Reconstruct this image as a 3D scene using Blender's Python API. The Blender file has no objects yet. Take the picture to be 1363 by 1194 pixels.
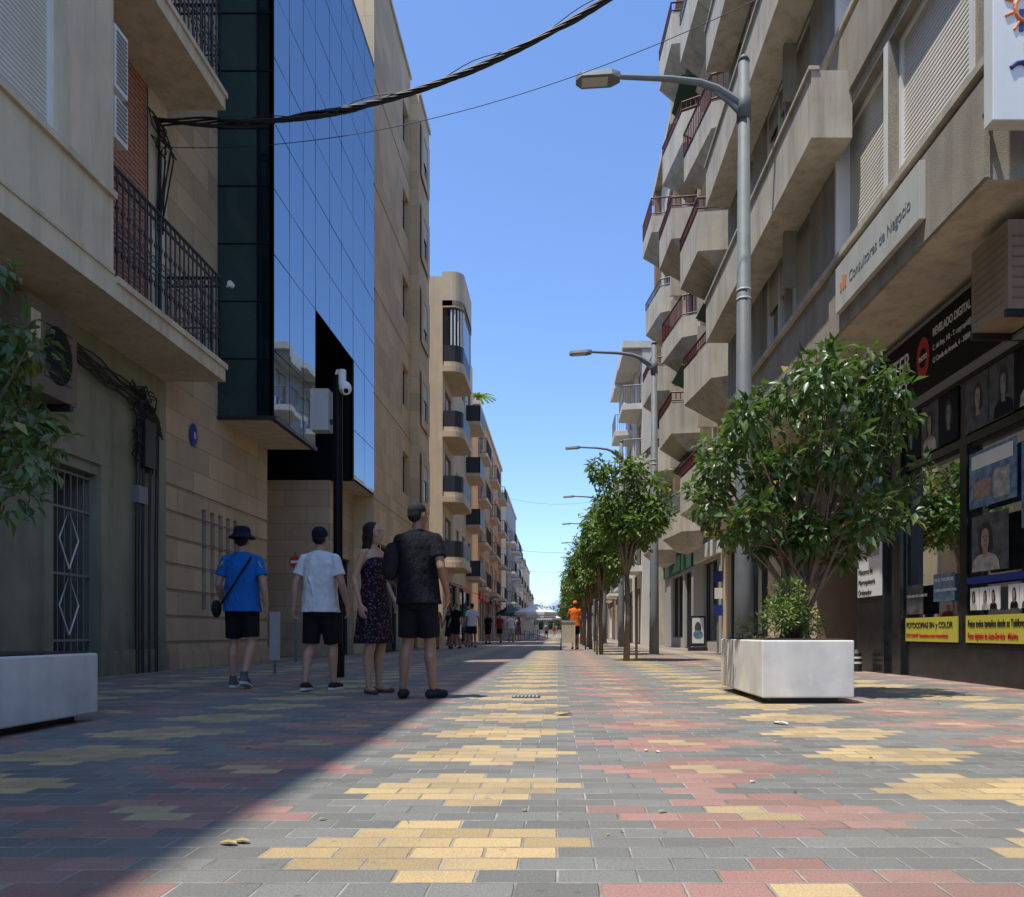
import bpy, math, random
import numpy as np
from mathutils import Vector, Matrix
random.seed(7); rng=np.random.default_rng(7)
scene=bpy.context.scene
COL=scene.collection

# ------------------------------------------------------------ node helpers
class N:
    def __init__(s,mat):
        s.t=mat.node_tree; s.n=s.t.nodes; s.l=s.t.links
    def new(s,ty,**kw):
        n=s.n.new(ty)
        for k,v in kw.items(): setattr(n,k,v)
        return n
    def put(s,sock,val):
        if val is None: return
        if isinstance(val,bpy.types.NodeSocket): s.l.new(val,sock)
        else: sock.default_value=val
    def m(s,op,a,b=None,c=None,clamp=False):
        n=s.new('ShaderNodeMath',operation=op); n.use_clamp=clamp
        s.put(n.inputs[0],a); s.put(n.inputs[1],b); s.put(n.inputs[2],c)
        return n.outputs[0]
    def mix(s,f,a,b,bt='MIX'):
        n=s.new('ShaderNodeMix',data_type='RGBA',blend_type=bt)
        s.put(n.inputs[0],f); s.put(n.inputs[6],a); s.put(n.inputs[7],b)
        return n.outputs[2]
    def noise(s,vec,scale,detail=4,rough=.55):
        n=s.new('ShaderNodeTexNoise'); s.put(n.inputs['Vector'],vec)
        n.inputs['Scale'].default_value=scale; n.inputs['Detail'].default_value=detail
        n.inputs['Roughness'].default_value=rough
        return n.outputs['Fac']
    def mr(s,v,a,b,c=0,d=1):
        n=s.new('ShaderNodeMapRange'); s.put(n.inputs[0],v)
        n.inputs[1].default_value=a;n.inputs[2].default_value=b;n.inputs[3].default_value=c;n.inputs[4].default_value=d
        return n.outputs[0]
    def scalev(s,v,sc):
        n=s.new('ShaderNodeVectorMath',operation='MULTIPLY'); s.put(n.inputs[0],v); n.inputs[1].default_value=sc
        return n.outputs[0]
def c4(c,k=1.0): return (min(c[0]*k,1),min(c[1]*k,1),min(c[2]*k,1),1)
def base(name):
    m=bpy.data.materials.new(name); m.use_nodes=True
    return m,N(m),m.node_tree.nodes['Principled BSDF']

def M(name,col,rough=.8,var=.15,scale=2.5,bump=0.0,bscale=40,streak=0.0,metal=0.0,spec=.5,brick=None,slat=None,speck=0.0,dirt=0.0):
    m,n,b=base(name)
    pos=n.new('ShaderNodeNewGeometry').outputs['Position']
    f=n.noise(pos,scale,6,.6)
    f=n.mr(f,.3,.7)
    c=n.mix(f,c4(col,1-var),c4(col,1+var))
    if speck>0:
        sp=n.noise(pos,90,2,.5); sp=n.mr(sp,.35,.65)
        c=n.mix(n.m('MULTIPLY',sp,speck),c,c4(col,.35))
    if streak>0:
        st=n.noise(n.scalev(pos,(3.5,3.5,.35)),1.3,6,.65); st=n.mr(st,.45,.75)
        c=n.mix(n.m('MULTIPLY',st,streak),c,c4((col[0]*.42,col[1]*.4,col[2]*.36)))
    if dirt>0:
        z=n.new('ShaderNodeSeparateXYZ'); n.put(z.inputs[0],pos)
        dz=n.mr(z.outputs[2],0,1.0,1,0); dn=n.mr(n.noise(pos,4,5),.3,.7)
        c=n.mix(n.m('MULTIPLY',n.m('MULTIPLY',dz,dn),dirt),c,c4(col,.35))
    hgt=None
    if brick:
        bw,bh,mort,mc,offs=brick
        z=n.new('ShaderNodeSeparateXYZ'); n.put(z.inputs[0],pos)
        cb=n.new('ShaderNodeCombineXYZ'); n.put(cb.inputs[0],n.m('ADD',z.outputs[0],z.outputs[1])); n.put(cb.inputs[1],z.outputs[2])
        bt=n.new('ShaderNodeTexBrick'); n.put(bt.inputs['Vector'],cb.outputs[0]); bt.offset=offs
        bt.inputs['Scale'].default_value=1; bt.inputs['Brick Width'].default_value=bw; bt.inputs['Row Height'].default_value=bh
        bt.inputs['Mortar Size'].default_value=mort; bt.inputs['Mortar Smooth'].default_value=.2
        bt.inputs['Color1'].default_value=(.84,.84,.84,1); bt.inputs['Color2'].default_value=(1.12,1.1,1.05,1); bt.inputs['Mortar'].default_value=(1,1,1,1)
        c=n.mix(1.0,c,bt.outputs['Color'],'MULTIPLY')
        c=n.mix(bt.outputs['Fac'],c,c4(mc)); hgt=n.m('MULTIPLY',bt.outputs['Fac'],-1)
    if slat:
        z=n.new('ShaderNodeSeparateXYZ'); n.put(z.inputs[0],pos)
        fr=n.m('FRACT',n.m('DIVIDE',z.outputs[2],slat))
        pk=n.m('PINGPONG',fr,.5); ln=n.mr(pk,.0,.14,1,0)
        c=n.mix(ln,c,c4(col,.3)); hgt=n.m('MULTIPLY',n.mr(pk,0,.3),1.0)
    n.put(b.inputs['Base Color'],c)
    b.inputs['Roughness'].default_value=rough; b.inputs['Metallic'].default_value=metal
    b.inputs['Specular IOR Level'].default_value=spec
    if bump>0 or hgt is not None:
        h=n.noise(pos,bscale,4,.6)
        bp=n.new('ShaderNodeBump'); bp.inputs['Strength'].default_value=max(bump,.001); bp.inputs['Distance'].default_value=.02
        n.put(bp.inputs['Height'],h); nn=bp.outputs[0]
        if hgt is not None:
            b2=n.new('ShaderNodeBump'); b2.inputs['Strength'].default_value=.6; b2.inputs['Distance'].default_value=.012
            n.put(b2.inputs['Height'],hgt); n.put(b2.inputs['Normal'],nn); nn=b2.outputs[0]
        n.put(b.inputs['Normal'],nn)
    return m

def glassM(name,diff,gl,ior,wob=0.02,rough=.02):
    m,n,b=base(name)
    n.n.remove(b); out=n.n['Material Output']
    d=n.new('ShaderNodeBsdfDiffuse'); d.inputs[0].default_value=c4(diff)
    g=n.new('ShaderNodeBsdfGlossy'); g.inputs['Color'].default_value=c4(gl); g.inputs['Roughness'].default_value=rough
    pos=n.new('ShaderNodeNewGeometry').outputs['Position']
    bp=n.new('ShaderNodeBump'); bp.inputs['Strength'].default_value=wob; bp.inputs['Distance'].default_value=.2
    n.put(bp.inputs['Height'],n.noise(pos,.9,1)); n.put(g.inputs['Normal'],bp.outputs[0])
    fr=n.new('ShaderNodeFresnel'); fr.inputs[0].default_value=ior
    mx=n.new('ShaderNodeMixShader'); n.put(mx.inputs[0],fr.outputs[0]); n.put(mx.inputs[1],d.outputs[0]); n.put(mx.inputs[2],g.outputs[0])
    n.put(out.inputs[0],mx.outputs[0])
    return m

# ------------------------------------------------------------ materials
m_green=M('render_green',(.27,.255,.17),.9,.14,1.5,.25,60,.5,dirt=.8)
m_cream=M('render_cream',(.62,.53,.38),.85,.1,1.2,.15,60,.45)
m_creamslab=M('slab_cream',(.58,.50,.36),.85,.12,1.5,.15,60,.6)
m_stone=M('stone_cladding',(.48,.37,.25),.75,.1,1.5,.08,60,.15,brick=(1.1,.42,.006,(.26,.20,.14),.5),dirt=.35)
m_stoneL3=M('stone_tiles',(.62,.46,.28),.8,.1,.8,.06,60,.25,brick=(.9,.6,.006,(.38,.29,.19),.5))
m_redbrick=M('red_brick',(.32,.10,.05),.85,.15,5,.1,60,0,brick=(.25,.07,.010,(.38,.31,.24),.5))
m_orbrick=M('orange_brick',(.52,.30,.16),.85,.1,1.5,.0,60,.2)
m_concR=M('pebble_concrete',(.45,.40,.32),.95,.18,1.4,1.0,110,.55,speck=.5)
m_concR2=M('smooth_concrete',(.52,.465,.37),.9,.16,1.2,.2,60,.65)
m_brown=M('brown_wall',(.25,.17,.11),.85,.14,2,.1,60,.2)
m_white=M('white_paint_wall',(.70,.66,.58),.8,.08,1.2,.05,60,.25)
m_grey=M('grey_wall',(.38,.36,.33),.85,.1,1.2,.05,60,.25)
m_tan=M('tan_wall',(.58,.46,.31),.85,.1,1.2,.05,60,.25)
m_dark=M('dark_metal',(.02,.02,.022),.45,.2,5)
m_iron=M('black_iron',(.013,.013,.013),.5,.2,8)
m_black=M('black_panel',(.005,.005,.006),.5,.1,3,spec=.15)
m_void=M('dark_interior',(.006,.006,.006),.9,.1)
m_marble=M('black_marble',(.016,.016,.017),.2,.5,6)
m_whitef=M('white_frame',(.75,.74,.70),.4,.05)
m_shut=M('roller_shutter',(.64,.60,.51),.6,.06,2,.02,50,.1,slat=.055)
m_redrail=M('red_rail',(.13,.022,.022),.5,.15,5)
m_galv=M('galvanised_steel',(.15,.165,.165),.6,.12,6,streak=.25,spec=.35)
m_alu=M('lamp_grey',(.20,.215,.225),.55,.08,6,spec=.35)
m_lens=M('lamp_lens',(.6,.6,.55),.2,.05)
m_plant=M('planter_white',(.82,.80,.75),.6,.07,3,.08,90,.25,dirt=.5)
m_soil=M('soil',(.06,.04,.025),1,.3,20,.5,60)
m_bark=M('bark',(.19,.14,.09),.9,.25,18,.6,60)
m_box=M('grey_box',(.42,.42,.40),.5,.06,4,streak=.2)
m_acbrown=M('brown_enclosure',(.30,.225,.15),.7,.1,4,streak=.4)
m_acdark=M('brown_case',(.17,.13,.09),.7,.12,4,streak=.4)
m_win=glassM('window_glass',(.02,.022,.024),(.8,.85,.9),1.6)
m_shopglass=glassM('shop_glass',(.012,.013,.014),(.8,.85,.88),1.55,.01)
m_cw=glassM('curtain_glass',(.008,.02,.035),(.74,.87,1.0),6.5,.008)
m_cwf=glassM('curtain_glass_front',(.014,.038,.045),(.42,.66,.68),2.2,.012)
m_cwd=glassM('curtain_glass_dark',(.006,.012,.016),(.3,.45,.5),1.6,.012)
m_yel=M('yellow_banner',(.50,.45,.05),.5,.08,4,streak=.2)
m_txtblack=M('ink_black',(.015,.015,.015),.5,0)
m_txtwhite=M('ink_white',(.75,.75,.75),.5,0)
m_txtgrey=M('ink_grey',(.20,.21,.22),.5,0)
m_txtor=M('ink_orange',(.75,.20,.05),.5,0)
m_txtred=M('ink_red',(.5,.02,.015),.5,0)
m_txtblue=M('ink_blue',(.02,.035,.16),.5,0)
m_signw=M('sign_white',(.70,.70,.67),.5,.05,streak=.1)
m_signg=M('sign_faded',(.50,.50,.44),.6,.08,2,streak=.25)
m_green2=M('awning_green',(.03,.10,.06),.7,.1)
m_blue=M('plate_blue',(.01,.03,.25),.4,.05)
m_skinp=M('print_skin',(.30,.20,.15),.5,.4,14)
m_skinb=M('print_skin_bw',(.20,.19,.18),.5,.5,14)
m_gp=M('print_grey',(.07,.07,.07),.5,.7,7)
m_gp2=M('print_blue',(.12,.2,.28),.5,.6,9)
m_gp3=M('print_light',(.36,.33,.30),.5,.5,9)
m_cable=M('cable_black',(.012,.012,.012),.6,.1)

def leafM(name,cd,cl,rough=.35,tr=.25):
    m,n,b=base(name)
    g=n.new('ShaderNodeNewGeometry')
    r=g.outputs['Random Per Island']
    big=n.mr(n.noise(g.outputs['Position'],1.8,3),.35,.65)
    f=n.m('ADD',n.m('MULTIPLY',r,.6),n.m('MULTIPLY',big,.4))
    c=n.mix(f,c4(cd),c4(cl))
    ylw=n.m('GREATER_THAN',r,.988); c=n.mix(ylw,c,(.30,.24,.04,1))
    n.put(b.inputs['Base Color'],c); b.inputs['Roughness'].default_value=rough
    t=n.new('ShaderNodeBsdfTranslucent'); n.put(t.inputs[0],n.mix(1.0,c,(1.6,2.0,.8,1),'MULTIPLY'))
    mx=n.new('ShaderNodeMixShader'); mx.inputs[0].default_value=tr
    n.put(mx.inputs[1],b.outputs[0]); n.put(mx.inputs[2],t.outputs[0]); n.put(n.n['Material Output'].inputs[0],mx.outputs[0])
    return m
m_leaf=leafM('ficus_leaves',(.03,.065,.018),(.15,.215,.06),.36,.22)
m_leafR=leafM('street_tree_leaves',(.045,.09,.018),(.18,.25,.055),.5,.28)
m_leafS=leafM('shrub_leaves',(.09,.15,.035),(.24,.31,.08),.5,.25)
m_leafF=leafM('far_leaves',(.03,.06,.02),(.07,.1,.03),.6,.2)

# paving
def paving():
    m,n,b=base('paving_blocks')
    pos=n.new('ShaderNodeNewGeometry').outputs['Position']
    z=n.new('ShaderNodeSeparateXYZ'); n.put(z.inputs[0],pos); x=z.outputs[0]; y=z.outputs[1]
    yr=n.m('DIVIDE',y,.1); row=n.m('FLOOR',yr)
    half=n.m('MULTIPLY',n.m('FLOORED_MODULO',row,2.0),.1)
    u=n.m('DIVIDE',n.m('ADD',x,half),.2); col=n.m('FLOOR',u)
    fu=n.m('MINIMUM',n.m('FRACT',u),n.m('SUBTRACT',1.0,n.m('FRACT',u)))
    fv=n.m('MINIMUM',n.m('FRACT',yr),n.m('SUBTRACT',1.0,n.m('FRACT',yr)))
    wob=n.m('MULTIPLY',n.m('SUBTRACT',n.noise(pos,40,3),.5),.008)
    d=n.m('ADD',n.m('MINIMUM',n.m('MULTIPLY',fu,.2),n.m('MULTIPLY',fv,.1)),wob)
    joint=n.mr(d,.0022,.0056,1,0)
    cx=n.m('SUBTRACT',n.m('MULTIPLY',n.m('ADD',col,.5),.2),half)
    cy=n.m('MULTIPLY',n.m('ADD',row,.5),.1)
    cb=n.new('ShaderNodeCombineXYZ'); n.put(cb.inputs[0],col); n.put(cb.inputs[1],row)
    wn=n.new('ShaderNodeTexWhiteNoise',noise_dimensions='2D'); n.put(wn.inputs['Vector'],cb.outputs[0]); rnd=wn.outputs['Value']
    sc=n.new('ShaderNodeSeparateColor'); n.put(sc.inputs[0],wn.outputs['Color']); rnd2=sc.outputs[1]
    dx=n.m('ABSOLUTE',n.m('SUBTRACT',n.m('FLOORED_MODULO',n.m('ADD',cx,1.35),2.0),1.0))
    dy=n.m('ABSOLUTE',n.m('SUBTRACT',n.m('FLOORED_MODULO',n.m('SUBTRACT',cy,1.7),.8),.4))
    yel=n.m('LESS_THAN',n.m('ADD',n.m('DIVIDE',dx,.52),n.m('DIVIDE',dy,.34)),1.0)
    ex=n.m('SUBTRACT',1.0,dx); ey=n.m('SUBTRACT',.4,dy)
    rr=n.m('ADD',n.m('DIVIDE',ex,.52),n.m('DIVIDE',ey,.38))
    red=n.m('MULTIPLY',n.m('LESS_THAN',rr,1.0),n.m('GREATER_THAN',rnd2,.2)); yc=n.m('LESS_THAN',rr,.31)
    red=n.m('MAXIMUM',red,n.m('MULTIPLY',n.m('LESS_THAN',rr,1.25),n.m('LESS_THAN',rnd2,.10)))
    c=n.mix(red,(.165,.167,.152,1),(.35,.175,.14,1))
    yy=n.m('MAXIMUM',yel,yc)
    c=n.mix(yy,c,(.50,.355,.165,1))
    k=n.mr(rnd,0,1,.76,1.2)
    kk=n.new('ShaderNodeCombineXYZ')
    for i in range(3): n.put(kk.inputs[i],k)
    c=n.mix(1.0,c,kk.outputs[0],'MULTIPLY')
    ag=n.mr(n.noise(pos,150,4,.8),.3,.7,.55,1.42)
    ka=n.new('ShaderNodeCombineXYZ')
    for i in range(3): n.put(ka.inputs[i],ag)
    c=n.mix(1.0,c,ka.outputs[0],'MULTIPLY')
    st=n.mr(n.noise(pos,1.3,6,.65),.48,.72,0,.5); c=n.mix(st,c,(.14,.12,.10,1))
    sp=n.mr(n.noise(pos,9,3,.6),.66,.72,0,.55); c=n.mix(sp,c,(.06,.055,.05,1))
    dust=n.mr(n.noise(pos,.5,5,.6),.4,.7,0.06,.30); c=n.mix(dust,c,(.36,.33,.28,1))
    jn=n.mix(n.mr(n.noise(pos,5,4),.35,.65),(.18,.165,.14,1),(.46,.43,.37,1))
    c=n.mix(n.m('MULTIPLY',joint,.88),c,jn)
    n.put(b.inputs['Base Color'],c); n.put(b.inputs['Roughness'],n.mr(n.noise(pos,3,3),.3,.7,.65,.9))
    b.inputs['Specular IOR Level'].default_value=.3
    h=n.m('ADD',n.m('ADD',n.m('MULTIPLY',joint,-1.0),n.m('MULTIPLY',rnd,.35)),n.m('MULTIPLY',n.noise(pos,150,3),.6))
    bp=n.new('ShaderNodeBump'); bp.inputs['Strength'].default_value=.75; bp.inputs['Distance'].default_value=.007
    n.put(bp.inputs['Height'],h); n.put(b.inputs['Normal'],bp.outputs[0])
    return m
m_pave=paving()

# ------------------------------------------------------------ builder
def empty(name,loc=(0,0,0),rot=0,sc=1):
    o=bpy.data.objects.new(name,None); COL.objects.link(o); o.location=loc; o.rotation_euler=(0,0,rot); o.scale=(sc,)*3
    o.empty_display_size=.2
    return o
class B:
    def __init__(s): s.v=[];s.f=[];s.mi=[];s.mats=[]
    def mid(s,m):
        if m not in s.mats: s.mats.append(m)
        return s.mats.index(m)
    def face(s,pts,m):
        k=len(s.v); s.v+= [tuple(p) for p in pts]; s.f.append(tuple(range(k,k+len(pts)))); s.mi.append(s.mid(m))
    def mesh(s,vs,fs,m):
        k=len(s.v); s.v+=[tuple(p) for p in vs]; i=s.mid(m)
        for f in fs: s.f.append(tuple(a+k for a in f)); s.mi.append(i)
    def box(s,x0,x1,y0,y1,z0,z1,m):
        if x0>x1:x0,x1=x1,x0
        if y0>y1:y0,y1=y1,y0
        vs=[(x0,y0,z0),(x1,y0,z0),(x1,y1,z0),(x0,y1,z0),(x0,y0,z1),(x1,y0,z1),(x1,y1,z1),(x0,y1,z1)]
        s.mesh(vs,[(3,2,1,0),(4,5,6,7),(0,1,5,4),(1,2,6,5),(2,3,7,6),(3,0,4,7)],m)
    def prism(s,poly,z0,z1,m,top=None):
        top=top or poly; n=len(poly)
        vs=[(p[0],p[1],z0) for p in poly]+[(p[0],p[1],z1) for p in top]
        fs=[tuple(range(n))[::-1],tuple(range(n,2*n))]+[(i,(i+1)%n,(i+1)%n+n,i+n) for i in range(n)]
        s.mesh(vs,fs,m)
    def tube(s,pts,rs,m,n=8,cap=True):
        if not hasattr(rs,'__len__'): rs=[rs]*len(pts)
        pts=[Vector(p) for p in pts]; vs=[]; fs=[]
        up=None
        for i,p in enumerate(pts):
            a=pts[max(i-1,0)]; c=pts[min(i+1,len(pts)-1)]; d=(c-a).normalized()
            if up is None:
                up=Vector((0,0,1)) if abs(d.z)<.9 else Vector((1,0,0))
            e1=d.cross(up); 
            if e1.length<1e-4: e1=d.cross(Vector((0,1,0)))
            e1.normalize(); e2=e1.cross(d).normalized(); up=e2
            for k in range(n):
                t=2*math.pi*k/n; vs.append(p+e1*(rs[i]*math.cos(t))+e2*(rs[i]*math.sin(t)))
        for i in range(len(pts)-1):
            for k in range(n):
                fs.append((i*n+k,i*n+(k+1)%n,(i+1)*n+(k+1)%n,(i+1)*n+k))
        if cap: fs.append(tuple(range(n))[::-1]); fs.append(tuple(range((len(pts)-1)*n,len(pts)*n)))
        s.mesh(vs,fs,m)
    def ell(s,c,r,m,nu=14,nv=9,rot=None):
        vs=[];fs=[]
        if not hasattr(r,'__len__'): r=(r,r,r)
        for j in range(nv+1):
            ph=math.pi*j/nv
            for i in range(nu):
                t=2*math.pi*i/nu
                p=Vector((r[0]*math.sin(ph)*math.cos(t),r[1]*math.sin(ph)*math.sin(t),r[2]*math.cos(ph)))
                if rot is not None: p=rot@p
                vs.append((c[0]+p.x,c[1]+p.y,c[2]+p.z))
        for j in range(nv):
            for i in range(nu):
                fs.append((j*nu+i,(j+1)*nu+i,(j+1)*nu+(i+1)%nu,j*nu+(i+1)%nu))
        s.mesh(vs,fs,m)
    def caps(s,pts,rs,m,n=12):
        for i in range(len(pts)): s.ell(pts[i],rs[i],m,n,8)
        for i in range(len(pts)-1): s.tube([pts[i],pts[i+1]],[rs[i],rs[i+1]],m,n)
    def loft(s,rings,m,n=24):
        vs=[];fs=[]
        for (cx,cy,z,rx,ry) in rings:
            for k in range(n):
                t=2*math.pi*k/n; ct,st=math.cos(t),math.sin(t)
                ct=math.copysign(abs(ct)**.85,ct); st=math.copysign(abs(st)**.85,st)
                vs.append((cx+rx*ct,cy+ry*st,z))
        R=len(rings)
        for i in range(R-1):
            for k in range(n): fs.append((i*n+k,i*n+(k+1)%n,(i+1)*n+(k+1)%n,(i+1)*n+k))
        fs.append(tuple(range(n))[::-1]); fs.append(tuple(range((R-1)*n,R*n)))
        s.mesh(vs,fs,m)
    def obj(s,name,parent=None,smooth=False,bevel=0):
        me=bpy.data.meshes.new(name); me.from_pydata(s.v,[],s.f)
        for m in s.mats: me.materials.append(m)
        me.polygons.foreach_set('material_index',s.mi)
        if smooth: me.polygons.foreach_set('use_smooth',[True]*len(s.f))
        me.update()
        o=bpy.data.objects.new(name,me); COL.objects.link(o)
        if parent: o.parent=parent
        if bevel:
            md=o.modifiers.new('bevel','BEVEL'); md.width=bevel; md.segments=2; md.limit_method='ANGLE'
        return o

def PT(pl,c,s,u,v,d):
    return (c-s*d,u,v) if pl=='x' else (u,c-s*d,v)
def ubox(b,pl,c,s,u0,u1,v0,v1,d0,d1,m):
    p=PT(pl,c,s,u0,v0,d0); q=PT(pl,c,s,u1,v1,d1)
    b.box(p[0],q[0],p[1],q[1],p[2],q[2],m)
def uq(b,pl,c,s,u0,u1,v0,v1,d,m):
    b.face([PT(pl,c,s,u0,v0,d),PT(pl,c,s,u1,v0,d),PT(pl,c,s,u1,v1,d),PT(pl,c,s,u0,v1,d)],m)
def wall(b,pl,c,s,u0,u1,v0,v1,ops,mat,dep=.16,fr=None,shut=None,glass=None):
    fr=fr or m_whitef; shut=shut or m_shut; glass=glass or m_win
    ops=[o for o in ops if o[0]<u1 and o[1]>u0]
    us=sorted({u0,u1}|{min(max(o[i],u0),u1) for o in ops for i in (0,1)})
    vs=sorted({v0,v1}|{min(max(o[i],v0),v1) for o in ops for i in (2,3)})
    for i in range(len(us)-1):
        for j in range(len(vs)-1):
            cu=(us[i]+us[i+1])/2; cv=(vs[j]+vs[j+1])/2
            if any(o[0]<cu<o[1] and o[2]<cv<o[3] for o in ops): continue
            uq(b,pl,c,s,us[i],us[i+1],vs[j],vs[j+1],0,mat)
    for o in ops:
        a,e,f,g,k=o
        D=dep if k!='k' else 1.2
        b.face([PT(pl,c,s,a,f,0),PT(pl,c,s,a,g,0),PT(pl,c,s,a,g,D),PT(pl,c,s,a,f,D)],mat)
        b.face([PT(pl,c,s,e,f,0),PT(pl,c,s,e,g,0),PT(pl,c,s,e,g,D),PT(pl,c,s,e,f,D)],mat)
        b.face([PT(pl,c,s,a,g,0),PT(pl,c,s,e,g,0),PT(pl,c,s,e,g,D),PT(pl,c,s,a,g,D)],mat)
        b.face([PT(pl,c,s,a,f,0),PT(pl,c,s,e,f,0),PT(pl,c,s,e,f,D),PT(pl,c,s,a,f,D)],mat)
        if k=='k': uq(b,pl,c,s,a,e,f,g,D,m_void); continue
        w=.05
        if k=='s': uq(b,pl,c,s,a,e,f,g,D-.02,shut)
        else:
            uq(b,pl,c,s,a,e,f,g,D,glass)
            if k=='h': uq(b,pl,c,s,a+w,e-w,f+(g-f)*random.uniform(.3,.75),g-w,D-.03,shut)
        ubox(b,pl,c,s,a,a+w,f,g,D-.06,D+.03,fr); ubox(b,pl,c,s,e-w,e,f,g,D-.06,D+.03,fr)
        ubox(b,pl,c,s,a+w,e-w,g-w,g,D-.06,D+.03,fr); ubox(b,pl,c,s,a+w,e-w,f,f+w,D-.06,D+.03,fr)
        if k in('g','h') and e-a>.9:
            mu=(a+e)/2; ubox(b,pl,c,s,mu-.03,mu+.03,f+w,g-w,D-.06,D+.03,fr)
def rail_bars(b,p0,p1,z0,z1,step,r,m,ornate=False):
    p0=Vector(p0);p1=Vector(p1); L=(p1-p0).length; n=max(2,int(L/step))
    q=lambda t,z:(p0.x+(p1.x-p0.x)*t,p0.y+(p1.y-p0.y)*t,z)
    b.tube([q(0,z1),q(1,z1)],r*1.9,m,6); b.tube([q(0,z0),q(1,z0)],r*1.5,m,6)
    if ornate:
        b.tube([q(0,z1-.14),q(1,z1-.14)],r*1.2,m,6)
        b.tube([q(0,z0+.5),q(1,z0+.5)],r*1.0,m,6)
    for i in range(n+1):
        t=i/n
        if ornate:
            h=z1-z0
            b.tube([q(t,z0),q(t,z0+h*.2),q(t,z0+h*.24),q(t,z0+h*.28),q(t,z0+h*.6),q(t,z0+h*.64),q(t,z0+h*.68),q(t,z1)],[r,r,r*2.4,r,r,r*2.2,r,r],m,6)
            if i<n:
                for zz,rr in((z1-.07,.05),(z0+.38,.05),(z0+.62,.045)):
                    pts=[]
                    for k in range(9):
                        a=2*math.pi*k/8; du=math.cos(a)*rr/L
                        pts.append(q(t+.5/n+du,zz+math.sin(a)*rr))
                    b.tube(pts,r*.6,m,4,False)
        else: b.tube([q(t,z0),q(t,z1)],r,m,4)
def text(name,body,loc,size,pl,mat,parent,align='LEFT',s=1,sx=1.0,bold=0):
    cu=bpy.data.curves.new(name,'FONT'); cu.body=body; cu.size=size; cu.extrude=.002; cu.align_x=align; cu.offset=bold
    cu.materials.append(mat); o=bpy.data.objects.new(name,cu); COL.objects.link(o)
    if pl=='x-': ax,ay,az=Vector((0,-1,0)),Vector((0,0,1)),Vector((-1,0,0))
    elif pl=='x+': ax,ay,az=Vector((0,1,0)),Vector((0,0,1)),Vector((1,0,0))
    else: ax,ay,az=Vector((1,0,0)),Vector((0,0,1)),Vector((0,-1,0))
    mt=Matrix((ax*sx,ay,az)).transposed().to_4x4(); mt.translation=Vector(loc); o.parent=parent; o.matrix_world=mt
    return o

# ------------------------------------------------------------ ground
b=B(); b.face([(-3000,-500,-.004),(3000,-500,-.004),(3000,4000,-.004),(-3000,4000,-.004)],M('ground_dirt',(.25,.22,.17),.95,.2,.02)); b.obj('ground')
b=B(); b.face([(-9,-14,0),(8.5,-14,0),(8.5,210,0),(-9,210,0)],m_pave); b.obj('pavement')

# ------------------------------------------------------------ LEFT 1: old apartment building with balconies
XL=-6.2; XB=-5.26
P_=empty('apartment_building'); b=B()
wall(b,'x',XL,1,-12,11.9,0,4.57,[(9.2,10.12,0,2.72,'k'),(5.0,7.6,0.0,2.7,'k')],m_green,.25)
b.box(XL,XL+.05,-12,9.02,0,.35,m_green); b.box(XL,XL+.05,10.3,11.9,0,.35,m_green)
b.box(XL,XL+.04,9.02,9.18,0,2.86,m_green); b.box(XL,XL+.04,10.14,10.3,0,2.86,m_green); b.box(XL,XL+.045,9.02,10.3,2.86,2.98,m_green)
X=XL-.1
for k in range(8):
    y=9.2+k*.131; b.tube([(X,y,0),(X,y,2.7)],.008,m_txtgrey,5)
for z in(.05,.5,1.35,2.2,2.66): b.box(X-.012,X+.012,9.2,10.12,z-.015,z+.015,m_txtgrey)
for zc in(.95,1.8):
    b.tube([(X+.02,9.66,zc-.38),(X+.02,9.85,zc),(X+.02,9.66,zc+.38),(X+.02,9.47,zc),(X+.02,9.66,zc-.38)],.012,m_whitef,5)
fl=[4.57,8.87,13.17]; H1=15.7
ops=[]
for z in fl:
    ops+= [(5.3,8.05,z+1.23,z+3.3,'s'),(.5,3.5,z+1.23,z+3.3,'s'),(-5,-2,z+1.23,z+3.3,'h')]
wall(b,'x',XB,1,-12,8.9,4.57,H1,[o for o in ops if o[3]<H1],m_cream,.2)
b.face([(XB,-12,4.57),(XL,-12,4.57),(XL,8.9,4.57),(XB,8.9,4.57)],m_creamslab)
b.face([(XB,8.9,4.57),(XL,8.9,4.57),(XL,8.9,H1),(XB,8.9,H1)],m_cream)
for z in fl:
    b.box(XB-.05,XB+.05,-12,8.9,z+1.16,z+1.24,m_creamslab)
    b.box(XB,XB+.02,-12,8.9,z+.27,z+.31,m_creamslab)
    b.box(XL,XB,8.902,11.9,z,z+.27,m_creamslab)
    b.box(XB,XB+.03,8.95,11.93,z+.2,z+.28,m_creamslab)
wall(b,'x',XL,1,8.9,11.35,4.6,H1,[],m_redbrick)
wall(b,'x',XL+.02,1,11.35,11.9,4.6,H1,[],m_cream)
b.box(-16,XB+.05,-12,11.95,H1,H1+.3,m_creamslab)
b.box(-16,XL-1.3,-12,11.9,0,H1,m_cream)
b.face([(XL-2,11.9,0),(XL,11.9,0),(XL,11.9,H1),(XL-2,11.9,H1)],m_cream)
b.obj('walls',P_)
b=B()
for z in fl[:2]:
    rail_bars(b,(XB-.06,8.95,0),(XB-.06,11.84,0),z+.33,z+1.62,.125,.0125,m_iron,True)
    rail_bars(b,(XB-.06,11.84,0),(XL+.05,11.84,0),z+.33,z+1.62,.125,.0125,m_iron,True)
b.obj('balcony_railing',P_)
b=B()
for z0,z1 in((6.5,7.0),(7.1,7.85)):
    b.box(XB-.55,XB+.0,8.93,9.2,z0,z1,m_signw)
    k=z0+.06
    while k<z1-.05: b.box(XB,XB+.012,8.96,9.17,k,k+.025,m_txtgrey); k+=.055
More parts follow.
